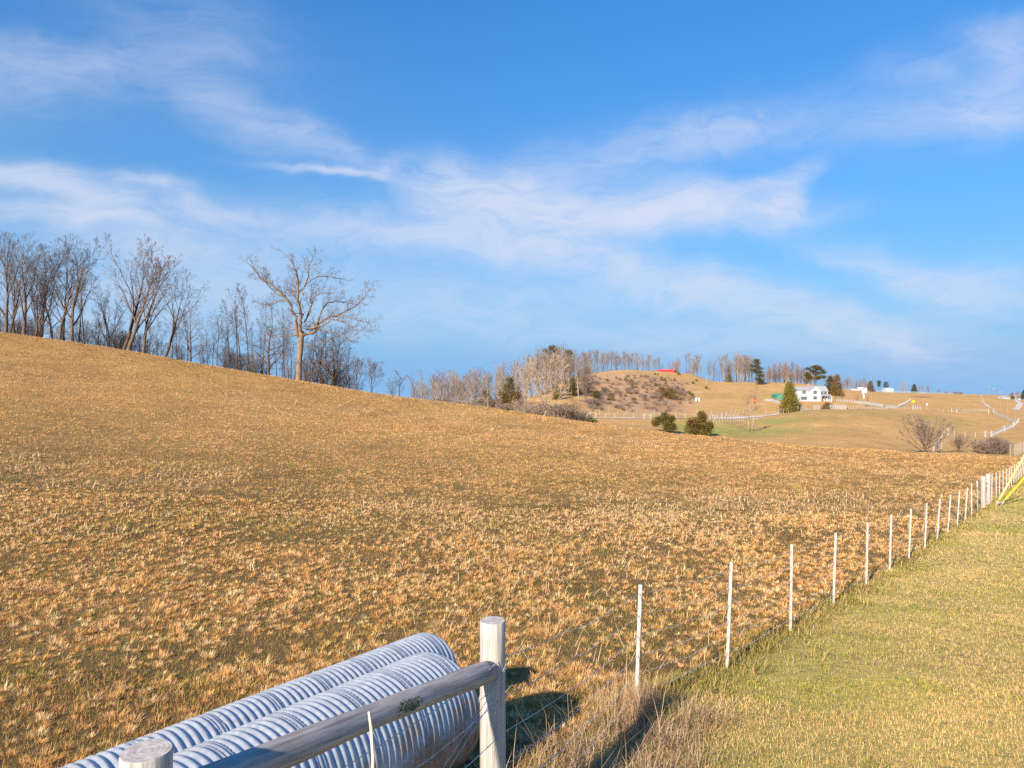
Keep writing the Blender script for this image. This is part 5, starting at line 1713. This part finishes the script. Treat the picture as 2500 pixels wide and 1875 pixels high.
window(house, hx(1015), 0.0, hzz(718)); window(house, hx(1015), 0.0, hzz(842))
window(house, hx(1195), 2.4, hzz(730), 0.8, 1.5, True); window(house, hx(1285), 2.4, hzz(730), 0.8, 1.5, True)
window(house, hx(1280), 2.4, hzz(845), 1.0, 1.7, False)
pr = MB()
pz = hzz(800)
pr.poly([(xc + 0.05, 2.35, pz + 0.75), (xd + 0.4, 2.35, pz + 0.75), (xd + 0.4, 0.1, pz), (xc + 0.05, 0.1, pz), (xc + 0.05, 2.35, pz + 0.93), (xd + 0.4, 2.35, pz + 0.93), (xd + 0.4, 0.1, pz + 0.18), (xc + 0.05, 0.1, pz + 0.18)],
        [(3, 2, 1, 0), (4, 5, 6, 7), (0, 1, 5, 4), (1, 2, 6, 5), (2, 3, 7, 6), (3, 0, 4, 7)])
pr.build('porch_roof', M_roof, house)
for zx in (1165, 1240, 1305, 1350):
    MB().box((hx(zx), 0.25, (pz + hzz(925)) / 2), (0.18, 0.18, pz - hzz(925))).build('porch_post', M_white, house)
MB().box(((xc + xd) / 2 + 0.2, 1.2, hzz(925) - 0.4), (xd - xc + 0.2, 2.2, 0.8)).build('porch_floor', M_brick, house)
MB().box((hx(1228), 2.36, hzz(870)), (1.0, 0.07, 2.2)).build('door', M_rust, house)
w4, r4 = gable_block(xd + 0.02, hx(1455), 3.0, 7.5, hzz(935), hzz(815), hzz(785), 'x')
w4.build('wall', M_siding, house); r4.build('roof', M_roof, house)
MB().box((hx(942), 5.0, hzz(575)), (0.7, 0.7, 2.0)).build('chimney', M_brick, house)
MB().box((hx(825), 0.9, hzz(932)), (0.7, 0.4, 0.9)).build('meter_box', M_white, house)

# green shed beside the house
sb = at(1904.5, 385)
shed = empty('shed', (sb.x, sb.y, -(979 - 937.5) / F * 385), 'green gabled metal shed half hidden behind the conical cedar', 'shed')
k_ = 0.1085 / F * 385
w, r = gable_block(-75 * k_, 85 * k_, 0, 8, -1.0, 125 * k_, 165 * k_, 'y')
w.build('wall', M_green, shed); r.build('roof', M_green, shed)
MB().box((-75 * k_ - 0.03, 4, 0.5), (0.05, 7.6, 1.6)).build('rusty_side', M_rust, shed)

# red roofed barn on the hilltop
Yb = 540.0
bb = at(1624, Yb)
bz_ = -(914 - 937.5) / F * Yb
barn = empty('barn', (bb.x, bb.y, bz_), 'low barn with bright red metal roof on the brow of the brushy hill', 'barn')
k_ = 0.2712 / F * Yb
w, r = gable_block(-6.2, 6.2, 0, 9, -1.5, 1.5, 3.6, 'x')
w.build('wall', M_rust, barn)
r.build('roof', M_red, barn)
barn.rotation_euler = (0, 0, math.radians(-28))

# far houses and sheds on the skyline
def far_house(px, py, Y, wid, hgt, dep, label, wallm, roofm, name='house', rz=0.0, axis='x', roof_h=1.6):
    g = at(px, Y); z = -(py - 937.5) / F * Y
    o = empty(name, (g.x, g.y, z), label, 'house' if name != 'shed' else 'shed', None, rz)
    w, r = gable_block(-wid / 2, wid / 2, 0, dep, -1.5, hgt, hgt + roof_h, axis)
    w.build('wall', wallm, o); r.build('roof', roofm, o)
    if name != 'shed':
        for k in (-0.28, 0.05, 0.32):
            window(o, wid * k, 0.0, hgt * 0.55, 1.0, 1.3, False)
    return o


M_whroof = noise_mat('pale_metal_roof', (0.60, 0.66, 0.70), (0.72, 0.77, 0.80), 1, 0.5)
far_house(2107, 957, 735, 9, 2.9, 7, 'small white house with pale roof on the skyline behind the pole', M_siding, M_whroof)
far_house(2172, 958, 770, 8.5, 3.4, 8, 'tall white shed with flat looking roof right of the skyline pines', M_siding, M_whroof, 'shed', roof_h=0.8)
far_house(2084, 955.5, 720, 7, 1.2, 6, 'low pale roofed shed left of the skyline house', M_siding, M_whroof, 'shed', roof_h=1.0)
far_house(2233, 970.5, 690, 13, 1.2, 7, 'low pale blue roofed shed in the far tan field', M_blue, M_blue, 'shed', roof_h=1.1)
far_house(2455, 978, 790, 9, 3.2, 8, 'white house with grey roof at the far right', M_siding, M_roof)
far_house(2485, 979, 800, 22, 2.4, 8, 'long pale low building at the far right edge', M_blue, M_roof, 'shed')
ps = at(2252, 640)

# ------------------------------------------------------------------ lanes
M_gravel = noise_mat('pale_gravel', (0.44, 0.37, 0.32), (0.60, 0.53, 0.48), 3, 0.95)
M_asph = noise_mat('asphalt', (0.16, 0.16, 0.17), (0.24, 0.24, 0.25), 1, 0.9)
M_redsoil = noise_mat('red_soil', (0.30, 0.10, 0.07), (0.42, 0.17, 0.12), 1, 0.95)


def strip(name, pts, width, mat, label, lift=0.06):
    P = []
    for i in range(len(pts) - 1):
        n = max(2, int((pts[i + 1] - pts[i]).length / 2.5))
        for j in range(n): P.append(pts[i].lerp(pts[i + 1], j / n))
    P.append(pts[-1])
    V, Q = [], []
    cross = 6
    for i, p in enumerate(P):
        d = P[min(i + 1, len(P) - 1)] - P[max(i - 1, 0)]; d.z = 0; d.normalize()
        nrm = Vector((-d.y, d.x, 0))
        for k in range(cross + 1):
            q = p + nrm * width * (k / cross - 0.5)
            V.append((q.x, q.y, gz(q.x, q.y) + lift))
    for i in range(len(P) - 1):
        for k in range(cross):
            a = i * (cross + 1) + k
            Q.append((a, a + cross + 1, a + cross + 2, a + 1))
    me = np_mesh(name, V, quads=Q, smooth=True)
    o = link(name, me, mat)
    return tag(o, label, 'road', kind='structure')


lane = [hit(px, py, 170) for px, py in ((1405, 1020), (1455, 1020), (1560, 1021), (1650, 1021), (1740, 1022), (1800, 1020.5), (1850, 1017), (1890, 1012))] + [at(1925, 268), at(1965, 268), at(2000, 270), at(2040, 275), at(2100, 290), at(2160, 297)]
strip('gravel_lane', lane, 4.2, M_gravel, 'pale gravel lane crossing the valley towards the farmhouse', 0.12)
road = [hit(2520, 1003, 250), hit(2480, 1000, 300), hit(2492, 985, 480), hit(2478, 976, 650)]
strip('road', road, 4.0, M_gravel, 'pale road running up the far right slope', 0.14)
soil = [hit(2235, 969, 560), hit(2266, 968.5, 560)]
strip('red_soil', soil, 9.0, M_redsoil, 'strip of red bare soil in the far tan field', 0.14)


# ------------------------------------------------------------------ distant fences, poles and signs
def post_fence(pts, spacing, h, label, name='post_fence', post_w=0.14, rails=0, rail_w=0.1, mat=M_white, group=None, cat='fence', pickets=False, end_w=None):
    """a run of fence over the ground: each post a part, rails or wires as further parts"""
    o = empty(name, pts[0], label, cat, group)
    P = [pts[0]]; tot = []
    for i in range(len(pts) - 1):
        L = (pts[i + 1] - pts[i]).length
        n = max(1, int(round(L / spacing)))
        for j in range(1, n + 1):
            q = pts[i].lerp(pts[i + 1], j / n); q.z = gz(q.x, q.y); P.append(q)
    if len(P) > 100:
        P = [P[int(i)] for i in np.linspace(0, len(P) - 1, 100)]
    pm = MB().box((0, 0, h / 2 - 0.15), (post_w, post_w, h + 0.3)).mesh('fence_post')
    pm.materials.append(mat)
    em = None
    if end_w:
        em = MB().box((0, 0, h * 1.15 / 2 - 0.15), (end_w, end_w, h * 1.15 + 0.3)).mesh('end_post'); em.materials.append(mat)
    for i, q in enumerate(P):
        c = link('post', em if (em and i in (0, len(P) - 1)) else pm, None, o)
        c.location = q - pts[0]
    for k in range(rails):
        zz = h * (0.92 - 0.75 * k / max(1, rails - 1)) if rails > 1 else h * 0.9
        rb_ = MB()
        for i in range(len(P) - 1):
            off = Vector((0, -post_w / 2 - rail_w * 0.1 - 0.01, zz))
            rb_.beam(P[i] - pts[0] + off, P[i + 1] - pts[0] + off, 0.04, rail_w)
        rb_.build('rail', mat, o)
    return o


WF = 'white fences of the farm'
def hp(px, py, ymin=110): return hit(px, py, ymin)
def run(*pp, ymin=170): return [hp(a, b_, ymin) for a, b_ in pp]


post_fence(run((1432, 1019), (1500, 1019.5), (1570, 1019.5), (1650, 1019.5), (1740, 1020), (1800, 1018)), 3.0, 1.35, 'white post fence along the near edge of the gravel lane', rails=1, rail_w=0.05, group=WF)
post_fence(run((1440, 1014), (1530, 1014.5), (1620, 1014), (1700, 1014), (1775, 1014), (1840, 1010), (1900, 1004)), 5.0, 1.9, 'tall thin white posts along the uphill edge of the gravel lane', post_w=0.08, group=WF)
post_fence(run((1742, 1036), (1790, 1031), (1820, 1027), (1868, 1019)), 2.6, 1.5, 'white post fence round the green valley bottom', post_w=0.075, group=WF)
for i, (a, b_) in enumerate((((1573, 1024), (1587, 1024)), ((1732.5, 1026), (1745, 1026)), ((1762, 1019), (1774, 1019)), ((1442, 1018), (1455, 1018)))):
    lab = ['white gate brace on the lane left of the ragged cedar', 'white gate brace on the lane right of the broad cedar', 'white rail brace on the uphill side of the lane', 'white gate brace at the left end of the lane'][i]
    post_fence(run(a, b_, ymin=190), 60, 1.55, lab, name='gate_brace', post_w=0.2, rails=1, rail_w=0.1, group=WF)
post_fence(run((1868, 979), (1885, 980), (1903, 987), ymin=300), 1.1, 1.3, 'white picket fence left of the conical cedar', post_w=0.3, rails=2, rail_w=0.12, group=WF)
post_fence(run((2042, 980), (2085, 983), (2125, 988), (2154, 993), ymin=300), 1.2, 1.25, 'long white picket fence right of the farmhouse', post_w=0.35, rails=2, rail_w=0.1, group=WF)
post_fence(run((2164, 997), (2187, 997), ymin=270), 1.6, 1.6, 'short white fence at the lane bend', post_w=0.26, rails=1, rail_w=0.14, group=WF)
post_fence(run((2192, 996), (2208, 988), (2223, 978), ymin=280), 2.2, 1.3, 'white fence climbing from the lane bend to the far field', post_w=0.24, rails=2, rail_w=0.1, group=WF)
post_fence(run((2072, 998), (2110, 998.5), (2160, 999), (2228, 1000), ymin=230), 2.6, 1.3, 'white wire fence beside the lane behind the knoll', post_w=0.13, rails=1, rail_w=0.06, group=WF)
post_fence(run((2228, 1000), (2246, 1000), ymin=250), 2.6, 1.8, 'short white brace fence below the yellow sign', post_w=0.32, rails=1, rail_w=0.16, group=WF)
post_fence(run((2246, 1002), (2290, 1005), (2350, 1007), (2412, 1004), ymin=250), 6.0, 1.5, 'thin white posts crossing the far tan field', post_w=0.11, group=WF)
post_fence(run((2323, 1007), (2335, 1007), ymin=250), 60, 1.8, 'white brace posts in the far tan field', name='gate_brace', post_w=0.28, rails=1, rail_w=0.14, group=WF)
post_fence(run((2413, 1010), (2425, 1008), ymin=280), 60, 2.4, 'pair of white corner posts on the far right slope', name='gate_brace', post_w=0.4, rails=1, rail_w=0.14, group=WF)
post_fence(run((2426, 1010), (2450, 1021), (2478, 1033), ymin=230), 2.8, 1.3, 'dark grey post fence running down the right slope', post_w=0.09, mat=M_grey, rails=1, rail_w=0.05)
wfr = post_fence(run((2405, 1067), (2420, 1067), (2451, 1053), (2473, 1043), (2487, 1031), ymin=150), 2.0, 1.2, 'white fence with thick posts curving up the slope by the thicket', post_w=0.13, rails=2, rail_w=0.07, group=WF)
for (px, py) in ((2405, 1067), (2420, 1067), (2451, 1053), (2473, 1043), (2486, 1032)):
    q = hit(px, py, 150)
    c = MB().box((0, 0, 0.75), (0.32, 0.32, 1.8)).build('thick_post', M_white, wfr); c.location = q - wfr.location
post_fence(run((2300, 1064), (2330, 1065), (2405, 1067), ymin=150), 5.5, 1.5, 'sparse white posts along the edge of the dip', post_w=0.12, group=WF)
lp = hit(2314, 1063, 150)
mk = MB().box((0, 0, 0.7), (0.26, 0.26, 2.0)).box((0, 0, 1.73), (0.32, 0.32, 0.06)).build('marker_post', M_white); mk.location = lp
tag(mk, 'lone thick white post right of the bare valley tree', 'post')
# leaning white board running down into the dip
d0, d1 = at(2278, 108), at(2299, 122)
wb = MB().beam(Vector((0, 0, 0.6)), d1 - d0 + Vector((0, 0, 2.2)), 0.12, 0.16)
for u in (0.05, 0.5, 0.95):
    q = (d1 - d0) * u
    wb.box((q.x, q.y, 0.7 + 0.5 * 0 + (d1 - d0).z * 0 + q.z + 1.1 * u - 0.3), (0.12, 0.12, 1.5 + 1.0 * u))
o = wb.build('board_fence', M_white); o.location = d0
tag(o, 'short white board fence leaning down behind the rounded bare tree', 'fence')
post_fence(run((2392, 967), (2397, 972), (2400, 979), ymin=560), 3, 1.4, 'white fence at the brow of the far right field', post_w=0.2, rails=2, rail_w=0.08, group=WF)
post_fence(run((2396, 982), (2405, 990), (2416, 997), ymin=350), 2.5, 1.5, 'white fence descending the far right field below the brow', post_w=0.2, rails=2, rail_w=0.08, group=WF)
post_fence([at(2110, 730), at(2150, 740), at(2200, 752), at(2260, 762), at(2330, 790)], 4.5, 1.7, 'long white board fence along the skyline field', post_w=0.3, rails=3, rail_w=0.3, group=WF)
# grey rail fence and gate on the knoll
post_fence([at(2016, 258), at(2040, 256), at(2066, 254)], 1.9, 1.7, 'grey board rail fence beside the rusty bushes on the knoll', mat=M_grey, post_w=0.22, rails=4, rail_w=0.2)
post_fence([at(1986, 262), at(2000, 261)], 1.8, 1.9, 'grey farm gate left of the rusty bushes on the knoll', name='farm_gate', mat=M_grey, post_w=0.16, rails=5, rail_w=0.1, cat='gate')
post_fence([at(1955, 262), at(1969, 262)], 1.8, 1.4, 'low grey gate just right of the conical cedar', name='farm_gate', mat=M_grey, post_w=0.16, rails=3, rail_w=0.1, cat='gate')
post_fence([at(1969, 262), at(1986, 262)], 1.6, 0.9, 'low pale wire fence between the two grey gates', mat=M_grey, post_w=0.08, rails=1, rail_w=0.05)
post_fence([at(1900, 262), at(1925, 260), at(1948, 259)], 2.2, 1.9, 'white posts in front of the conical cedar', post_w=0.14, rails=1, rail_w=0.06, group=WF)
post_fence([at(1944, 268), at(1955, 264)], 1.3, 2.6, 'white picket panel right of the conical cedar', post_w=0.5, rails=2, rail_w=0.2, group=WF)
# the continuation of the steel post fence beyond the brow
post_fence(run((2466, 1112), (2478, 1113), (2492, 1108), (2508, 1100), ymin=92), 4, 2.0, 'last thin fence posts seen beyond the brow at the right edge', post_w=0.07, mat=M_steel)


def pole(px, py, top, label, Y=None, ymin=150, r=0.14, arm=0.0, boxes=None, mat=None, group='utility poles'):
    p = at(px, Y) if Y else hit(px, py, ymin)
    h = px_height(p, top)
    o = empty('utility_pole', p, label, 'pole', group)
    MB().tube([(0, 0, -0.3), (0, 0, h)], [r, r * 0.7], 8).build('shaft', mat or M_pole, o)
    if arm:
        MB().box((0, -r - 0.06, h * 0.95), (arm, 0.12, 0.14)).build('crossarm', M_pole, o)
        for s in (-0.9, 0.05, 0.9):
            MB().tube([(arm / 2 * s, -r - 0.06, h * 0.95 + 0.05), (arm / 2 * s, -r - 0.06, h * 0.95 + 0.32)], [0.07, 0.05], 6).build('insulator', M_blue, o)
    for (dx, dz, w_, h_) in boxes or ():
        bx_ = MB().tube([(dx, -r - w_ * 0.6, dz - h_ / 2), (dx, -r - w_ * 0.6, dz + h_ / 2)], w_ / 2, 10)
        bx_.build('transformer', M_blue, o)
    return o, h


p0, h0 = pole(1703, 1012, 955, 'pole with transformers and crossarm standing by the valley lane', Y=238, arm=2.6, r=0.13, boxes=[(-0.5, 6.0, 0.6, 1.1), (0.45, 6.0, 0.6, 1.1)])
p1, h1 = pole(2108.5, 998, 937, 'pole with pale blue box right of the farmhouse', Y=330, r=0.16, boxes=[(-0.6, 7.0, 1.0, 2.2), (0.5, 7.4, 1.0, 1.9), (-0.2, 4.8, 0.6, 1.6)], mat=M_bark_pale)
pole(1724, 945, 918, 'pale thin pole on the brow right of the brushy hill', Y=500, r=0.18, mat=M_white)
pole(1858, 963, 950, 'short brown post below the tall pine', Y=455, r=0.14)
for (px, top, Y, lab) in ((2414, 942, 560, 'tall roadside pole farthest up the right slope'), (2426, 947, 500, 'second roadside pole on the right slope'), (2443, 955, 400, 'third roadside pole on the right slope'), (2459, 972, 300, 'short roadside pole on the right slope'), (2479, 962, 235, 'nearest tall roadside pole above the white fence')):
    pole(px, 0, top, lab, Y=Y, r=0.12, arm=1.8)
for (px, top, Y) in ((2400, 949, 800), (2405, 949, 820), (2375, 953, 850), (2385, 953, 860)):
    pole(px, 0, top, 'tiny far pole on the skyline at the right', Y=Y, r=0.10, group='far skyline poles')
# yellow diamond sign and its grey neighbour
M_sgn = noise_mat('sign_yellow', (0.85, 0.42, 0.01), (0.9, 0.5, 0.02), 2, 0.5)
p = at(2229.5, 300); h = px_height(p, 983)
sg = empty('road_sign', p, 'yellow diamond road sign on a thin post in the far field', 'sign')
MB().tube([(0, 0, -0.2), (0, 0, h)], 0.05, 6).build('post', M_steel, sg)
MB().poly([(0, -0.07, h - 0.1), (0.95, -0.07, h + 0.55), (0, -0.07, h + 1.2), (-0.95, -0.07, h + 0.55), (0, -0.1, h - 0.1), (0.95, -0.1, h + 0.55), (0, -0.1, h + 1.2), (-0.95, -0.1, h + 0.55)],
          [(0, 1, 2, 3), (7, 6, 5, 4), (0, 4, 5, 1), (1, 5, 6, 2), (2, 6, 7, 3), (3, 7, 4, 0)]).build('sign_plate', M_sgn, sg)
p = at(2263, 320); h = px_height(p, 985)
sg = empty('road_sign', p, 'small pale rectangular sign right of the yellow diamond sign', 'sign')
MB().tube([(0, 0, -0.2), (0, 0, h)], 0.05, 6).build('post', M_steel, sg)
MB().box((0, -0.08, h - 0.35), (0.7, 0.03, 0.9)).build('sign_plate', M_blue, sg)

# the split dead tree with the red box in the valley
vt = at(1835, 190)
dz = px_height(vt, 978)
dt_ = empty('dead_tree', vt, 'twin trunked broken dead tree in the green valley bottom', 'tree')
us = 0.0904 / F * 190                    # metres per tracing unit
def V2(x, y, dy=0.0): return Vector(((x - 620) * us, dy, (1150 - y) * us))
tk = MB()
tk.tube([V2(545, 1160), V2(540, 950), V2(535, 870), V2(520, 850)], [28 * us, 22 * us, 24 * us, 15 * us], 8)
tk.tube([V2(540, 880), V2(548, 700), V2(560, 520), V2(585, 400), V2(590, 290)], [20 * us, 14 * us, 13 * us, 12 * us, 8 * us], 7)
tk.tube([V2(650, 1150, .3), V2(670, 960, .3), V2(680, 800, .3), V2(705, 700, .3), V2(675, 620, .3), V2(690, 450, .3), V2(700, 320, .3), V2(705, 150, .3)], [30 * us, 22 * us, 26 * us, 20 * us, 14 * us, 12 * us, 9 * us, 4 * us], 8)
tk.tube([V2(530, 870), V2(480, 810), V2(420, 750)], [14 * us, 12 * us, 6 * us], 6)
tk.tube([V2(710, 710, .3), V2(750, 680, .3), V2(790, 620, .3)], [9 * us, 8 * us, 4 * us], 5)
tk.tube([V2(562, 500), V2(545, 470), V2(530, 440)], [9 * us, 7 * us, 3 * us], 5)
tk.build('trunk', M_bark_pale, dt_, True)
rng = random.Random(4)
ow = [[], [], []]
for (x, y) in ((590, 290), (705, 150), (420, 750), (790, 620), (600, 300), (700, 330), (530, 440), (560, 480), (690, 450), (545, 700), (690, 600)):
    for k in range(3):
        limb(rng, ow, V2(x, y), (Vector((rng.gauss(0, .6), rng.gauss(0, .6), 0.7))).normalized(), rng.uniform(0.8, 1.9), 0.03, 0, dict(OTW, rmin=0.018))
cw = MB()
for lv in ow:
    for pts, rad in lv: cw.tube(pts, rad, 3, cap=False)
cw.build('twigs', M_twig_far, dt_)
rbx = MB()
rbx.box((0, 0, 0), (120 * us, 0.6, 85 * us))
rbx.poly([(-70 * us, -0.4, 42 * us), (70 * us, -0.4, 42 * us), (70 * us, 0.4, 42 * us), (-70 * us, 0.4, 42 * us), (-60 * us, 0, 62 * us), (60 * us, 0, 62 * us)], [(0, 1, 5, 4), (2, 3, 4, 5), (1, 2, 5), (3, 0, 4), (3, 2, 1, 0)])
M_redbox = noise_mat('faded_red_paint', (0.42, 0.11, 0.06), (0.56, 0.19, 0.11), 4, 0.75)
rx = rbx.build('nest_box', M_redbox)
rx.location = vt + V2(640, 325)
tag(rx, 'faded red wooden box wedged between the tops of the broken dead tree', 'box')

# power lines over the valley
def power_line(a, b_, sag, label, r=0.011):
    pts = []
    for i in range(41):
        u = i / 40
        q = a.lerp(b_, u); q.z -= sag * 4 * u * (1 - u); pts.append(q)
    o0 = pts[0]
    mb = MB().tube([q - o0 for q in pts], r, 5, cap=False)
    o = mb.build('power_line', M_steel_g); o.location = o0
    return tag(o, label, 'power line', 'overhead power lines')


def sky_pt(px, py, Y): return Vector(((px - 1250) / F * Y, Y, -(py - 937.5) / F * Y))


power_line(sky_pt(150, 575, 150), sky_pt(2620, 805, 115), 0.6, 'upper thin overhead wire crossing the whole sky', 0.009)
power_line(sky_pt(150, 655, 150), sky_pt(2620, 842, 115), 0.6, 'lower thin overhead wire crossing the whole sky', 0.009)
